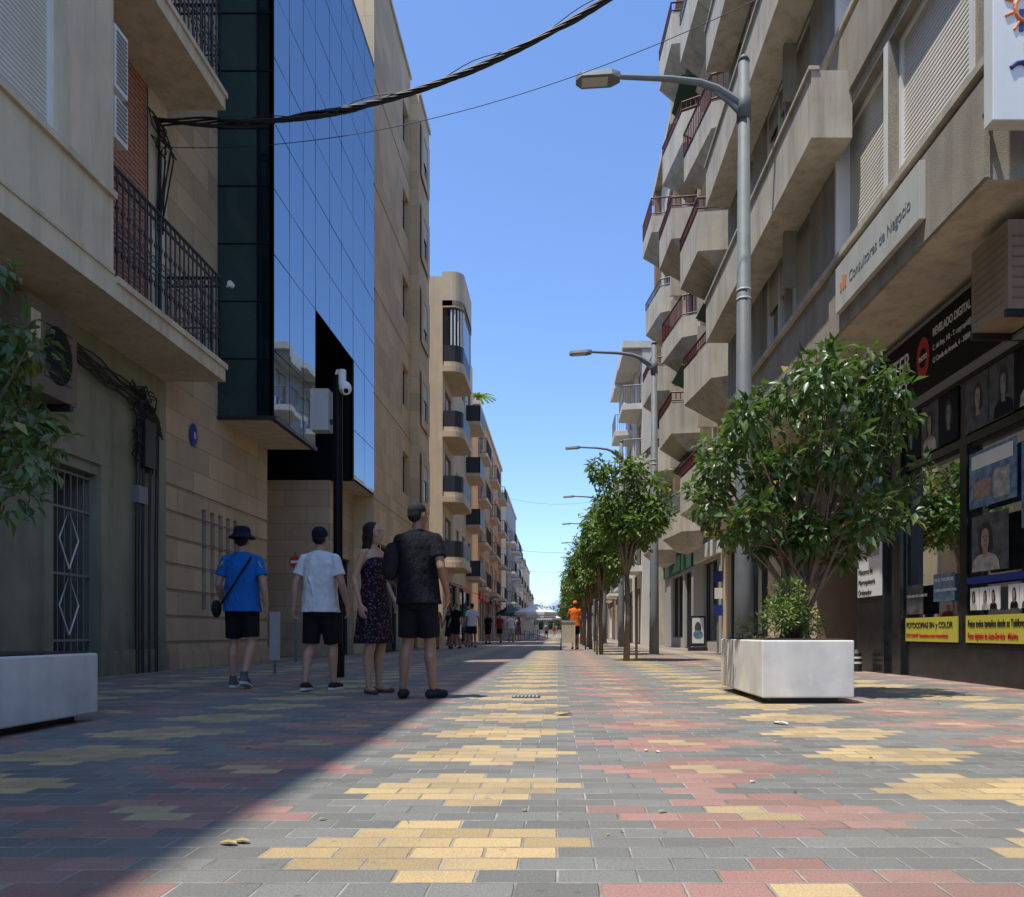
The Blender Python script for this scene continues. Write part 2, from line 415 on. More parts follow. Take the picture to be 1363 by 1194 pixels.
b.obj('balcony_vent',P_)

b=B(); b.box(XL,XL+.38,8.25,9.1,3.32,4.35,m_acdark)
pts=[(XL+.385,8.76+.25*math.cos(t*math.pi/12),3.82+.34*math.sin(t*math.pi/12)) for t in range(24)]; b.face(pts,m_void)
for k in range(7): b.box(XL+.387,XL+.395,8.52,9.0,3.52+k*.1,3.53+k*.1,m_dark)
b.box(XL+.38,XL+.386,8.3,8.46,3.9,4.2,m_creamslab)
b.box(XL,XL+.4,8.3,8.35,3.24,3.32,m_dark); b.box(XL,XL+.4,8.95,9.0,3.24,3.32,m_dark)
b.obj('air_conditioner',bevel=.01)

b=B(); random.seed(3)
for k in range(7):
    z=4.42-.05*k; pts=[]
    for i in range(14):
        t=i/13; y=8.9+t*2.7; pts.append((XL+.05+.01*k,y,z-.32*t*t-.12*math.sin(t*math.pi)*random.uniform(.6,1.3)-.25*(t>.85)*(t-.85)*6))
    b.tube(pts,.012+.004*(k%2),m_cable,5)
for k in range(9):
    pts=[(XL+.06,10.7+.03*k,4.1)]
    for i in range(7): pts.append((XL+.06+random.uniform(0,.08),11.1+random.uniform(-.38,.35),4.2-.16*i+random.uniform(-.1,.1)))
    pts.append((XL+.05,11.25+.02*k,3.0)); b.tube(pts,.011,m_cable,5)
for y,r in((10.98,.032),(11.12,.022),(11.3,.02),(11.5,.028)):
    b.tube([(XL+.06,y,0),(XL+.06,y,1.9),(XL+.07,y+.02,3.7)],r,m_dark,8)
b.box(XL,XL+.14,11.05,11.35,3.05,3.75,m_dark)
b.box(XL,XL+.1,10.95,11.2,2.5,2.75,m_txtgrey)
b.obj('wall_cables')

# ------------------------------------------------------------ LEFT 2: glass office building
P_=empty('glass_office_building'); b=B()
ops=[(13.1+.32*k+.0,13.1+.32*k+.17,1.0,2.75,'k') for k in range(5)]
wall(b,'x',XL,1,11.9,16.05,0,16.2,ops,m_stone,.3)
for k in range(7): b.box(XL,XL+.012,11.9,16.05,.45+.42*k,.47+.42*k,m_brown)
b.box(XL,XL+.06,11.9,16.05,0,.3,m_stone)
XG=-5.17; ZG=4.5; HG=16.5
b.face([(XG,13.7,ZG),(XL,13.7,ZG),(XL,16.05,ZG),(XG,16.05,ZG)],m_creamslab)
b.box(XL,XG+.03,13.67,13.73,ZG-.02,ZG+.05,m_dark)
b.box(XG-.03,XG+.04,13.7,16.05,ZG-.02,ZG+.05,m_dark)
for j in range(12):
    z0=ZG+.05+j*1.05; z1=min(z0+1.03,HG)
    b.face([(XL,13.7,z0),(XG-.3,13.7,z0),(XG-.3,13.7,z1),(XL,13.7,z1)],m_cwf)
    b.face([(XG-.28,13.7,z0),(XG,13.7,z0),(XG,13.7,z1),(XG-.28,13.7,z1)],m_cwd)
    b.box(XL,XG,13.688,13.7+.01,z1,z1+.02,m_black)
b.box(XG-.31,XG-.27,13.685,13.71,ZG,HG,m_black); b.box(XG-.02,XG+.003,13.69,13.71,ZG,HG,m_black)
random.seed(5)
def side(y0,y1,z0,z1):
    a=random.uniform(-.003,.003); c=random.uniform(-.003,.003)
    b.face([(XG+a,y0,z0),(XG+c,y1,z0),(XG+a,y1,z1),(XG-c,y0,z1)],m_cw)
ys=[13.7,14.5,15.28,16.05,17.05,18.0,19.0,20.1,21.2]
zs=[4.5,5.75,7.5,8.7,9.9,11.1,12.3,13.5,14.7,15.7,16.5]
for i in range(len(ys)-1):
    for j in range(len(zs)-1):
        if 16<ys[i]<18.9 and zs[j]<7.4: continue
        side(ys[i]+.012,ys[i+1]-.012,zs[j]+.010,zs[j+1]-.010)
b.box(XG-.08,XG-.03,13.7,16.05,4.5,16.45,m_black); b.box(XG-.08,XG-.03,19.0,21.2,4.5,16.45,m_black); b.box(XG-.08,XG-.03,16.05,19.0,7.5,16.45,m_black)
b.box(-7.6,XG,19.0,19.1,4.45,7.5,m_black); b.box(-7.6,XG-.02,16.0,16.05,4.5,7.5,m_black); b.face([(XG-.02,16.05,7.5),(-7.6,16.05,7.5),(-7.6,19,7.5),(XG-.02,19,7.5)],m_black)
b.face([(-7.6,16.05,4.5),(-7.6,19,4.5),(-7.6,19,7.5),(-7.6,16.05,7.5)],m_black)
b.face([(XG,19.0,4.45),(-8,19.0,4.45),(-8,21.2,4.45),(XG,21.2,4.45)],m_creamslab)
wall(b,'y',18.98,-1,-8,-5.75,0,4.45,[],m_stone)
wall(b,'x',-5.75,1,18.98,21.2,0,4.45,[(19.4,20.9,0,2.6,'g')],m_stone,fr=m_dark)
wall(b,'x',-7.6,1,16.05,18.98,0,4.5,[(16.5,18.4,0,2.7,'g')],m_stone,fr=m_dark)
b.face([(XL,16.05,0),(-7.6,16.05,0),(-7.6,16.05,4.5),(XL,16.05,4.5)],m_stone)
b.box(-16,XG,13.75,21.2,HG,HG+.15,m_dark)
b.box(-16,XL-1.5,11.9,21.2,0,16.3,m_stone); b.box(-16,XL-.02,11.9,13.7,16.2,16.4,m_stone)
b.obj('walls',P_)
b=B(); b.ell((XL+.03,12.75,3.95),(.02,.13,.2),m_blue,20,12); b.obj('number_plate',P_,smooth=True)
text('number','8',(XL+.055,12.70,3.89),.16,'x+',m_txtwhite,P_)

# ------------------------------------------------------------ LEFT 3: stone residential tower
P_=empty('stone_apartment_tower'); b=B()
Z3=20.0; fls=[4.4+2.95*k for k in range(5)]
ops=[]
for z in fls: ops+=[(25.1,26.1,z+.9,z+2.3,'h'),(28.8,29.6,z+.9,z+2.3,'h')]
wall(b,'x',XG,1,21.2,26.4,0,Z3,ops+[(22,24.8,0,3.2,'g')],m_stoneL3,.22,fr=m_dark)
wall(b,'x',XG,1,28.5,30,0,Z3-.8,ops,m_stoneL3,.22,fr=m_dark)
b.box(-7,XG+.3,26.4,28.5,3.9,Z3-.5,m_stoneL3)
for z in fls: wall(b,'x',XG+.36,1,26.6,28.3,z+.6,z+2.6,[(27.0,27.9,z+.9,z+2.3,'h')],m_stoneL3,.055,fr=m_tan)
b.box(-7,XG-.3,26.4,28.5,0,3.9,m_void)
b.face([(-15,21.2,0),(XG,21.2,0),(XG,21.2,Z3),(-15,21.2,Z3)],m_stoneL3)
b.box(-15,XG-.4,21.25,30,0,Z3-.02,m_stoneL3)
b.box(-15,XG+.06,21.15,26.4,Z3,Z3+.12,m_creamslab); b.box(-15,XG+.36,26.4,28.56,Z3-.5,Z3-.35,m_creamslab); b.box(-15,XG+.05,28.56,30.05,Z3-.8,Z3-.65,m_creamslab)
b.box(-12,-6.2,22,26,Z3+.12,Z3+2.6,m_stoneL3)
for z in fls: b.box(XG,XG+.02,21.2,26.4,z+.0,z+.03,m_creamslab)
b.obj('walls',P_)

# ------------------------------------------------------------ LEFT 4: rounded balconies
P_=empty('apartment_block_with_round_balconies'); b=B()
wall(b,'y',34,-1,-12,-5.2,0,16.6,[],m_tan)
z4=[3.6+2.95*k for k in range(5)]
ops=[]
for z in z4[:4]: ops+=[(38.6,39.8,z+.9,z+2.3,'h'),(41,42.2,z+.9,z+2.3,'h'),(43.8,45,z+.9,z+2.3,'h'),(34.8,36.8,z+.2,z+2.4,'h')]
wall(b,'x',-5.2,1,34,46,0,16.6,ops+[(35,39,0,3,'g'),(40,45,0,3,'g')],m_tan,fr=m_dark)
def rnd(x0,x1,y0,y1,r=.5,n=5):
    pts=[(x0,y0)]
    for k in range(n+1):
        a=-math.pi/2+k*math.pi/2/n; pts.append((x1-r+r*math.cos(a),y0+r+r*math.sin(a)))
    for k in range(n+1):
        a=k*math.pi/2/n; pts.append((x1-r+r*math.cos(a),y1-r+r*math.sin(a)))
    pts.append((x0,y1)); return pts
for i,z in enumerate(z4):
    po=rnd(-5.2,-4.25,33.9,37.6); b.prism(po,z-.05,z+.2,m_tan)
    po2=rnd(-5.15,-4.3,33.98,37.5)
    if i<4:
        b.prism([(p[0],p[1]) for p in po2],z+.2,z+.42,m_tan); b.prism(po2,z+.42,z+1.15,m_dark); 
    if i==3:
        b.prism(po2,z+1.15,z+2.75,m_win)
        for q in po2[1:-1]: b.tube([(q[0]+.0,q[1],z+1.15),(q[0],q[1],z+2.75)],.04,m_whitef,5)
b.prism(rnd(-5.2,-4.25,33.9,37.6),16.2-.9,16.9,m_tan)
b.box(-12,-5.2,34.05,46,16.6,16.75,m_creamslab); b.box(-12,-5.6,34.05,45.9,0,16.5,m_tan)
for z in z4[:4]:
    b.box(-5.2,-4.4,42.8,45.6,z,z+.2,m_tan); b.box(-4.45,-4.4,42.8,45.6,z+.2,z+1.1,m_dark); b.box(-5.2,-4.4,42.8,42.85,z+.2,z+1.1,m_dark)
b.tube([(-4.6,36,16.9),(-4.6,36,17.5)],.012,m_dark,5); b.tube([(-4.7,36,17.4),(-4.5,36,17.4)],.008,m_dark,5)
b.obj('walls',P_)

# ------------------------------------------------------------ generic street buildings
def street_block(name,s,X,Y0,Y1,H,mat,fh=3.0,g=3.6,nb=4,bal=.9,balmat=None,railmat=None,fr=None,solid=False):
    P_=empty(name); b=B(); balmat=balmat or mat; railmat=railmat or m_dark
    ops=[]; bw=(Y1-Y0)/nb; k=0; z=g
    zl=[]
    while z+2.6<H: zl.append(z); z+=fh
    for i in range(nb):
        y=Y0+bw*i
        ops.append((y+bw*.12,y+bw*.88,0.15 if i%2 else 0,2.8,'g'))
        for z in zl:
            ops.append((y+bw*.2,y+bw*.5,z+.15 if i%2==0 else z+.9,z+2.3,random.choice('hgs')))
            ops.append((y+bw*.62,y+bw*.85,z+.9,z+2.3,random.choice('hgs')))
    wall(b,'x',X,s,Y0,Y1,0,H,ops,mat,fr=fr)
    for i in range(nb):
        y=Y0+bw*i
        b.box(X,X+s*.12,y+bw*.1,y+bw*.9,2.85,3.3,random.choice([m_dark,m_signw,m_brown,m_blue,m_txtred,m_green]))
        if i%2==0 or nb<3:
            for z in zl:
                a0,a1=y+bw*.1,y+bw*.92
                b.box(X,X+s*bal,a0,a1,z-.15,z+.05,balmat)
                if solid:
                    b.box(X+s*(bal-.1),X+s*bal,a0,a1,z+.05,z+1.0,balmat); b.box(X,X+s*(bal-.1),a0,a0+.1,z+.05,z+1.0,balmat)
                else:
                    rail_bars(b,(X+s*(bal-.04),a0+.03,0),(X+s*(bal-.04),a1,0),z+.1,z+1.05,.16,.013,railmat)
                    rail_bars(b,(X+s*.02,a0+.03,0),(X+s*(bal-.04),a0+.03,0),z+.1,z+1.05,.16,.013,railmat)
    x2=X-s*9
    b.face([(x2,Y0,0),(X,Y0,0),(X,Y0,H),(x2,Y0,H)],mat); b.face([(x2,Y1,0),(X,Y1,0),(X,Y1,H),(x2,Y1,H)],mat)
    b.box(x2,X+s*.12,Y0-.08,Y1+.08,H,H+.25,balmat)
    b.box(x2,X-s*3,Y0+1,Y1-2,H+.25,H+2.4,mat)
    b.box(X-s*.4,x2,Y0+.05,Y1-.05,0,H-.02,m_void)
    b.obj('walls',P_); return P_
random.seed(11)
street_block('orange_brick_apartments',1,-5.3,50,71,15.8,m_orbrick,nb=5,bal=.6,balmat=m_tan)
street_block('grey_apartments',1,-5.1,74,92,14.4,m_grey,nb=4,bal=.9,balmat=m_white)
street_block('white_apartments',1,-5.2,92.5,110,12.5,m_white,nb=4,bal=.8,balmat=m_white)
street_block('brown_apartments',1,-5.2,112,140,11.5,m_tan,nb=5,bal=.7)
street_block('grey_apartments',1,-5.6,142,178,8.5,m_grey,nb=5,bal=.7)
street_block('white_apartments',-1,4.9,50,62,11.6,m_white,nb=3,bal=.9,balmat=m_white)
street_block('brown_apartments',-1,4.9,63,80,12.2,m_tan,nb=4,bal=.9)
street_block('grey_apartments',-1,4.9,82,110,11.0,m_grey,nb=5,bal=.9)
street_block('white_apartments',-1,4.9,112,170,9.5,m_white,nb=8,bal=.7)

# ------------------------------------------------------------ RIGHT 1: pebble concrete building
XR=4.9; XO=3.95
P_=empty('concrete_apartment_building'); b=B()
H=20.4; F=[4.76+3.1*k for k in range(5)]
ops=[]
for z in F:
    ops+=[(7.15,8.95,z+1.1,z+2.9,'s'),(9.1,10.6,z+1.1,z+2.9,'s'),(11.75,13.0,z+1.1,z+2.75,'s'),(13.1,14.6,z+1.1,z+2.75,'h'),(15.2,16.7,z+1.1,z+2.75,'h')]
wall(b,'x',XO,-1,6.9,17.4,4.76,H,ops,m_concR,.18,shut=m_shut)
wall(b,'y',6.9,-1,XO,9,4.76,H,[],m_concR)
b.face([(XO,6.9,4.76),(XR+.2,6.9,4.76),(XR+.2,17.4,4.76),(XO,17.4,4.76)],m_concR2)
b.box(9,XO+.4,6.95,17.4,H,H+.2,m_concR2)
for z in F:
    b.box(XO-.07,XO+.1,6.85,17.4,z+1.02,z+1.1,m_concR2)
    b.box(XO-.05,XO+.0,6.86,10.8,z+.0,z+.92,m_concR)
    for y in(8.98,): b.box(XO-.01,XO+.16,y,y+.1,z+1.1,z+2.9,m_whitef)
    b.box(XO-.03,XO+.12,7.1,7.16,z+1.1,z+2.9,m_whitef); b.box(XO-.03,XO+.12,10.56,10.62,z+1.1,z+2.9,m_whitef)
for k,z in enumerate(F[1:]):
    z0=z-.63; b.box(3.4,XO-.002,10.06,17.2,z0,z0+.9,m_concR2); b.box(3.36,3.5,10.04,17.22,z0+.9,z0+.95,m_concR2)
    b.box(XO-.2,XO-.003,12.4,12.5,z0-.9,z0,m_concR)
b.box(9,XO+.02,17.402,17.45,4.76,H,m_concR2)
b.obj('walls',P_)
b=B()
wall(b,'x',XR,-1,-12,12.0,0,4.78,[(9.15,10.55,.46,2.85,'g2'),(7.0,9.0,.46,2.85,'g2'),(4.2,6.8,.1,2.85,'g2'),(9.15,10.55,2.95,3.62,'k2'),(7.0,9.0,2.95,3.62,'k2')],m_marble,.1,fr=m_dark,glass=m_shopglass)
wall(b,'x',XR,-1,14.2,22.3,0,4.78,[(14.6,16.8,0,2.9,'g'),(17.5,19.2,.5,2.9,'g'),(20,21.6,0,2.9,'g')],m_tan,fr=m_dark,glass=m_shopglass)
wall(b,'x',XR+1.6,-1,12.0,14.2,0,4.78,[],m_void)
b.face([(XR,12,0),(XR+1.6,12,0),(XR+1.6,12,4.78),(XR,12,4.78)],m_marble); b.face([(XR,14.2,0),(XR+1.6,14.2,0),(XR+1.6,14.2,4.78),(XR,14.2,4.78)],m_brown)
b.box(XR-.12,XR,11.0,12.0,0,3.7,m_marble); b.box(XR-.06,XR,10.6,11.0,0,3.7,m_marble)
b.box(XR-.1,XR,3,12.0,3.72,4.62,m_black)
b.box(XR-.12,XR,3,12.0,4.62,4.66,m_alu); b.box(XR-.12,XR,3,12,3.68,3.72,m_alu)
b.box(XR-.08,XR,14.2,22.3,3.1,4.2,m_dark)
b.box(XR,9,12.3,12.35,4.7,4.78,m_concR2)
b.obj('shop_front',P_)
b=B()
random.seed(9)
def portrait(y0,y1,z0,z1,bg,skin,d=.02,hair=None):
    b.box(XR-d+.0,XR-d+.015,y0,y1,z0,z1,bg); w=y1-y0;h=z1-z0;yc=(y0+y1)/2+random.uniform(-.12,.12)*w
    hair=hair or m_txtblack; dd=XR-d
    def pg(pts,k,m): b.face([(dd-k,yc+p[0]*w,z0+p[1]*h) for p in pts],m)
    sh=random.uniform(-.04,.04)
    pg([(-.40,.01),(.40,.01),(.36,.2),(.26,.27),(.10,.32),(-.10,.32),(-.28,.26),(-.36,.18)],.002,random.choice([m_gp3,m_gp,m_black]))
    pg([(-.075,.25),(.075,.25),(.07,.42),(-.07,.42)],.003,skin)
    pg([(-.2+sh,.36),(-.19,.62),(-.13,.80),(-.02,.87),(.10,.84),(.18,.72),(.2,.5),(.17+sh,.3)],.0025,hair)
    pg([(-.02,.36),(.06,.38),(.105,.48),(.115,.6),(.09,.72),(.0,.76),(-.09,.72),(-.115,.6),(-.10,.47),(-.06,.38)],.005,skin)
    for sx in(-.045,.05): pg([(sx-.022,.60),(sx+.022,.60),(sx+.018,.62),(sx-.018,.62)],.006,m_txtblack)
    pg([(-.03,.46),(.035,.46),(.02,.475),(-.02,.475)],.006,m_txtred)
for (a,c,n) in((9.15,10.55,3),(7.05,9.0,4)):
    st=(c-a)/n
    for k in range(n): portrait(a+k*st+.01,a+(k+1)*st-.01,2.97,3.6,random.choice([m_gp,m_black,m_gp]),random.choice([m_skinb,m_skinp,m_skinb]))
for k in range(5): portrait(7.15+k*.2,7.33+k*.2,.86,1.12,m_signw,m_skinp)
for k in range(3): portrait(8.3+k*.2,8.48+k*.2,.86,1.12,m_signw,m_skinp)
b.box(XR-.02,XR-.004,8.0,8.9,2.05,2.7,m_gp2); b.box(XR-.022,XR-.02,8.05,8.85,2.5,2.66,m_signw)
b.box(XR-.025,XR-.022,8.1,8.4,2.1,2.42,m_gp3); b.box(XR-.025,XR-.022,8.45,8.8,2.15,2.35,m_skinp)
portrait(8.15,8.85,1.3,1.95,m_gp,m_skinp); portrait(7.2,7.9,1.7,2.6,m_gp2,m_skinp)
b.box(XR-.02,XR-.005,10.05,10.5,.85,1.25,m_gp); b.box(XR-.02,XR-.005,9.25,9.75,1.0,1.35,m_gp2); b.box(XR-.02,XR-.005,7.1,8.95,1.17,1.25,m_blue)
b.box(XR-.145,XR-.13,11.03,11.9,1.15,3.5,m_signw)
for zz,mm in((2.6,m_gp2),(1.75,m_gp3)):
    b.box(XR-.15,XR-.146,11.1,11.83,zz,zz+.75,mm)
    b.face([(XR-.153,11.45+.17*math.cos(2*math.pi*k/18),zz+.42+.22*math.sin(2*math.pi*k/18)) for k in range(18)],m_txtblack)
    b.face([(XR-.156,11.45+.12*math.cos(2*math.pi*k/18),zz+.38+.16*math.sin(2*math.pi*k/18)) for k in range(18)],m_skinp)
b.box(XR-.15,XR-.146,11.1,11.83,3.37,3.47,m_txtred)
b.box(XR-.02,XR-.004,9.17,10.53,.48,.80,m_yel); b.box(XR-.02,XR-.004,6.2,8.98,.48,.80,m_yel)
b.face([(XR-.104,9.86+.17*math.cos(2*math.pi*k/24),4.2+.27*math.sin(2*math.pi*k/24)) for k in range(24)],m_txtred)
b.face([(XR-.107,9.86+.10*math.cos(2*math.pi*k/24),4.2+.13*math.sin(2*math.pi*k/24)) for k in range(24)],m_black)
b.obj('shop_posters',P_)
xs=XR-.024
text('banner_text','FOTOCOPIAS BN y COLOR',(xs,10.5,.665),.105,'x-',m_txtblack,P_,sx=.96,bold=.001)
text('banner_text','FOTO CARNET  Retocándonos todas Nacionalidades',(xs,10.5,.54),.065,'x-',m_txtred,P_,sx=.78,bold=.0005)
text('banner_text','Fotos todos tamaños desde su Teléfono',(xs,8.93,.665),.12,'x-',m_txtblack,P_,sx=.56,bold=.0008)
text('banner_text','Fotos digitales de Auto-Servicio · Máxima',(xs,8.93,.53),.10,'x-',m_txtred,P_,sx=.58,bold=.0005)
text('sign_text','REPORTER',(XR-.105,11.62,4.18),.36,'x-',m_txtwhite,P_,sx=.82,bold=.004)
text('sign_text','FOTO',(XR-.105,11.1,3.82),.36,'x-',m_txtwhite,P_,sx=.82,bold=.004)
text('sign_text','REVELADO DIGITAL EXPRESS',(XR-.105,9.6,4.38),.145,'x-',m_txtwhite,P_,sx=.68,bold=.002)
text('sign_text','C. del Rey, 142 - T. copyrapid@aguilas.es',(XR-.105,9.6,4.20),.095,'x-',m_txtwhite,P_,sx=.72)
text('sign_text','C/ Conde de Aranda, 4 - 30880 Águilas (Murcia)',(XR-.105,9.6,4.04),.095,'x-',m_txtwhite,P_,sx=.72)
text('sign_text','PHOTO',(XR-.11,9.96,4.17),.09,'x-',m_txtwhite,P_,sx=.7,bold=.002)
text('poster_text','Máscaras de',(XR-.15,11.86,1.5),.12,'x-',m_txtblack,P_,sx=.9)
text('poster_text','Marroquinería',(XR-.15,11.86,1.34),.12,'x-',m_txtblack,P_,sx=.9)
text('poster_text','Ordenador',(XR-.15,11.86,1.18),.12,'x-',m_txtblack,P_,sx=.9)
text('window_text','REVELADO DE CARRETES',(xs,10.48,1.08),.05,'x-',m_txtwhite,P_); text('window_text','EN EL TALLER DE',(xs,9.72,1.25),.06,'x-',m_txtwhite,P_); text('window_text','EXPERTO PROFESIONAL',(xs,9.72,1.12),.05,'x-',m_txtwhite,P_)

P2=empty('consultancy_sign'); b=B(); b.box(XO-.12,XO-.052,7.95,10.35,4.98,5.6,m_signg)
for k,h in enumerate((.12,.2,.16)): b.box(XO-.128,XO-.121,10.12-.08*k,10.17-.08*k,5.2,5.2+h,m_txtor)
b.obj('panel',P2,bevel=.01)
text('lettering','Consultores de Negocio',(XO-.124,9.86,5.2),.20,'x-',m_txtgrey,P2,sx=.86)

P2=empty('projecting_sign'); b=B(); b.box(3.72,4.75,6.42,6.56,4.98,7.4,m_signw)
b.box(3.9,3.95,6.56,6.9,5.3,5.36,m_dark); b.box(3.9,3.95,6.56,6.9,6.8,6.86,m_dark)
for k in range(5):
    a=math.radians(95+k*35); c_=(4.02,5.95)
    p=(c_[0]+.13*math.cos(a),c_[1]+.16*math.sin(a)); q=(c_[0]+.21*math.cos(a),c_[1]+.25*math.sin(a))
    b.tube([(p[0],6.415,p[1]),(q[0],6.415,q[1])],.014,m_txtor,5)
b.tube([(4.0+.09*math.cos(t*.4+1.2),6.415,5.93+.11*math.sin(t*.4+1.2)) for t in range(11)],.018,m_txtor,6)
b.tube([(3.87+.05*k,6.415,5.42+.05*math.sin(k*.9)) for k in range(16)],.022,m_txtblue,6)
b.obj('panel',P2,bevel=.01)
text('lettering','REP',(3.93,6.414,5.74),.26,'y-',m_txtblue,P2,bold=.006); text('lettering','FOTO',(3.98,6.414,5.56),.14,'y-',m_txtred,P2,bold=.002)

b=B(); b.box(4.38,4.88,7.3,7.95,3.75,4.62,m_acbrown)
for k in range(9): b.box(4.372,4.381,7.36,7.9,3.85+.08*k,3.87+.08*k,m_brown)
for k in range(7): b.box(4.42,4.84,7.29,7.301,3.85+.1*k,3.87+.1*k,m_brown)
b.box(4.36,4.9,7.3,7.34,3.68,3.75,m_dark); b.box(4.36,4.9,7.9,7.94,3.68,3.75,m_dark); b.obj('air_conditioner',bevel=.008)

# ------------------------------------------------------------ RIGHT 2: faceted concrete balconies, red rails
random.seed(31)
P_=empty('apartment_tower_with_faceted_balconies'); b=B()
X2=4.6; Z0=[3.75+3.08*k for k in range(6)]
cols=((18.3,3.35,0),(23.6,3.5,.0),(29.0,3.55,0))
ops=[]
for z in Z0:
    for y,_,_ in cols:
        ops+=[(y+.5,y+2.7,z+.2,z+2.6,'h'),(y+3.5,y+4.9,z+1.0,z+2.5,random.choice('hsg'))]
wall(b,'x',X2,-1,17.45,34.5,4.4,20.2,[o for o in ops if o[2]>4.4 and o[3]<20.2],m_concR2,fr=m_redrail)
wall(b,'y',17.46,-1,X2,10,4.4,20.2,[],m_concR2)
b.box(X2-.3,10,17.45,34.5,20.2,20.5,m_concR2); b.box(X2+.5,10,17.5,34.5,0,20.1,m_void)
b.face([(X2,34.5,0),(10,34.5,0),(10,34.5,20.2),(X2,34.5,20.2)],m_concR2)
wall(b,'x',XR,-1,22.3,34.5,0,4.4,[(23,25.2,0.3,2.9,'g'),(27.5,29,0,2.9,'g'),(29.4,32,.4,2.9,'g')],m_grey,fr=m_dark,glass=m_shopglass)
b.box(XR-.1,XR,27,34,3.0,3.9,m_green2); b.box(XR-.1,XR,22.5,26.5,3.0,3.5,m_signw)
b.face([(X2,17.45,4.4),(XR,17.45,4.4),(XR,34.5,4.4),(X2,34.5,4.4)],m_concR2)
for ci,(y,xo,_) in enumerate(cols):
    for i,z in enumerate(Z0):
        if ci==2 and i==5: continue
        if (i+ci)%2==0:
            ytop=[(X2,y),(xo+.10,y+.15),(xo,y+2.2),(X2,y+3.3)]
            ybot=[(X2,y+.3),(4.15,y+.4),(4.1,y+1.9),(X2,y+2.8)]
        else:
            ytop=[(X2,y-.1),(xo+.45,y+.25),(xo+.15,y+2.5),(X2,y+3.2)]
            ybot=[(X2,y+.25),(4.2,y+.5),(4.1,y+2.1),(X2,y+2.8)]
        k3=len(ytop)
        b.prism(ybot,z-.42,z+.06,m_concR2,top=ytop)
        cxm=sum(p[0] for p in ytop)/k3; cym=sum(p[1] for p in ytop)/k3
        inn=[(p[0]+(cxm-p[0])*.13 if p[0]<X2 else X2,p[1]+(cym-p[1])*.10) for p in ytop]
        ph=random.choice([1.05,1.05,.72])
        for k in range(k3-1):
            b.prism([ytop[k],ytop[k+1],inn[k+1],inn[k]],z+.06,z+ph,m_concR2)
        rt=1.38 if ph<1 else 1.36
        rm=m_redrail if random.random()<.75 else m_txtgrey
        for k in range(k3-1):
            rail_bars(b,(*ytop[k],0),(*ytop[k+1],0),z+ph+.06,z+rt,.14,.015,rm)
        if random.random()<.55:
            b.box(X2-.55,X2-.002,y+3.34,y+3.44,z-.3,z+2.6,m_concR2)
        if random.random()<.4:
            b.prism([(X2,y+.3),(xo+.45,y+.35),(xo+.4,y+2.1),(X2,y+2.9)],z+2.30,z+2.34,random.choice([m_brown,m_green2,m_signw]),top=[(X2,y+.3),(xo+.48,y+.37),(xo+.43,y+2.08),(X2,y+2.88)])
        if random.random()<.4: b.box(X2-.3,X2-.002,y+2.75,y+3.3,z+1.5,z+2.1,m_signw)
for y in(22.4,27.8,33.3): b.box(X2-.25,X2-.002,y,y+.5,4.5,20.1,m_brown)
b.obj('walls',P_)

# ------------------------------------------------------------ RIGHT 3: pale building
P_=empty('white_apartment_block'); b=B(); X3=4.3; H=15.0
z3=[3.9+2.75*k for k in range(4)]
ops=[]
for z in z3: ops+=[(38.6,40.4,z+.1,z+2.2,'h'),(41.6,42.6,z+.9,z+2.1,'s'),(43.6,45.4,z+.1,z+2.2,'h')]
wall(b,'x',X3,-1,38,47,0,H,ops+[(39,42,0,3,'g'),(43,46,0,3,'g')],m_white,fr=m_brown)
wall(b,'y',38,-1,X3,12,0,H,[(5,6,z3[1]+.9,z3[1]+2.1,'h'),(5,6,z3[2]+.9,z3[2]+2.1,'h')],m_white)
b.box(X3+.4,12,38.05,47,0,H-.02,m_void); b.face([(X3,47,0),(12,47,0),(12,47,H),(X3,47,H)],m_white)
for z in z3+[H-.1]:
    for y in(38.15,43.2):
        b.prism([(X3,y),(3.3,y+.2),(3.3,y+2.6),(X3,y+2.8)],z-.18,z+.1,m_white)
        if z<H-1:
            rail_bars(b,(X3,y+.02,0),(3.35,y+.22,0),z+.1,z+1.05,.12,.013,m_txtgrey); rail_bars(b,(3.35,y+.22,0),(3.35,y+2.58,0),z+.1,z+1.05,.12,.013,m_txtgrey)
b.box(3.3,12,37.95,47.05,H,H+.35,m_white); b.box(6,10,39,43,H+.35,H+2,m_white)
b.obj('walls',P_)

# ------------------------------------------------------------ street lamps
b=B()
b.tube([(0,0,0),(0,0,1.2),(0,0,8.35)],[.135,.125,.072],m_galv,20); b.box(-.2,.2,-.2,.2,0,.02,m_galv)
b.tube([(0,0,8.35),(0,0,8.42)],[.08,.05],m_galv,16)
b.tube([(0,0,7.55),(0,0,7.95)],[.098,.094],m_galv,16)
b.tube([(0,0,5.1),(0,0,5.13)],.102,m_box,16); b.tube([(0,0,5.22),(0,0,5.25)],.102,m_box,16)
arm=[(0,0,7.75),(-.15,0,7.85),(-.35,0,7.98),(-.6,0,8.07),(-1.0,0,8.12),(-1.75,0,8.15)]
b.tube(arm,[.06,.057,.053,.047,.04,.034],m_alu,10)
b.tube([(0,0,7.62),(-.2,0,7.8),(-.4,0,7.94)],[.05,.03,.02],m_alu,8)
hp=[(-1.68,-.05),(-1.68,.05),(-1.8,.13),(-2.2,.13),(-2.28,.05),(-2.28,-.05),(-2.2,-.13),(-1.8,-.13)]
vs=[(x,y,8.10+(x+1.68)*.06) for x,y in hp]+[(x*1.0,y*.8,8.19+(x+1.68)*.09) for x,y in hp]
b.mesh(vs,[tuple(range(8))[::-1],tuple(range(8,16))]+[(i,(i+1)%8,(i+1)%8+8,i+8) for i in range(8)],m_alu)
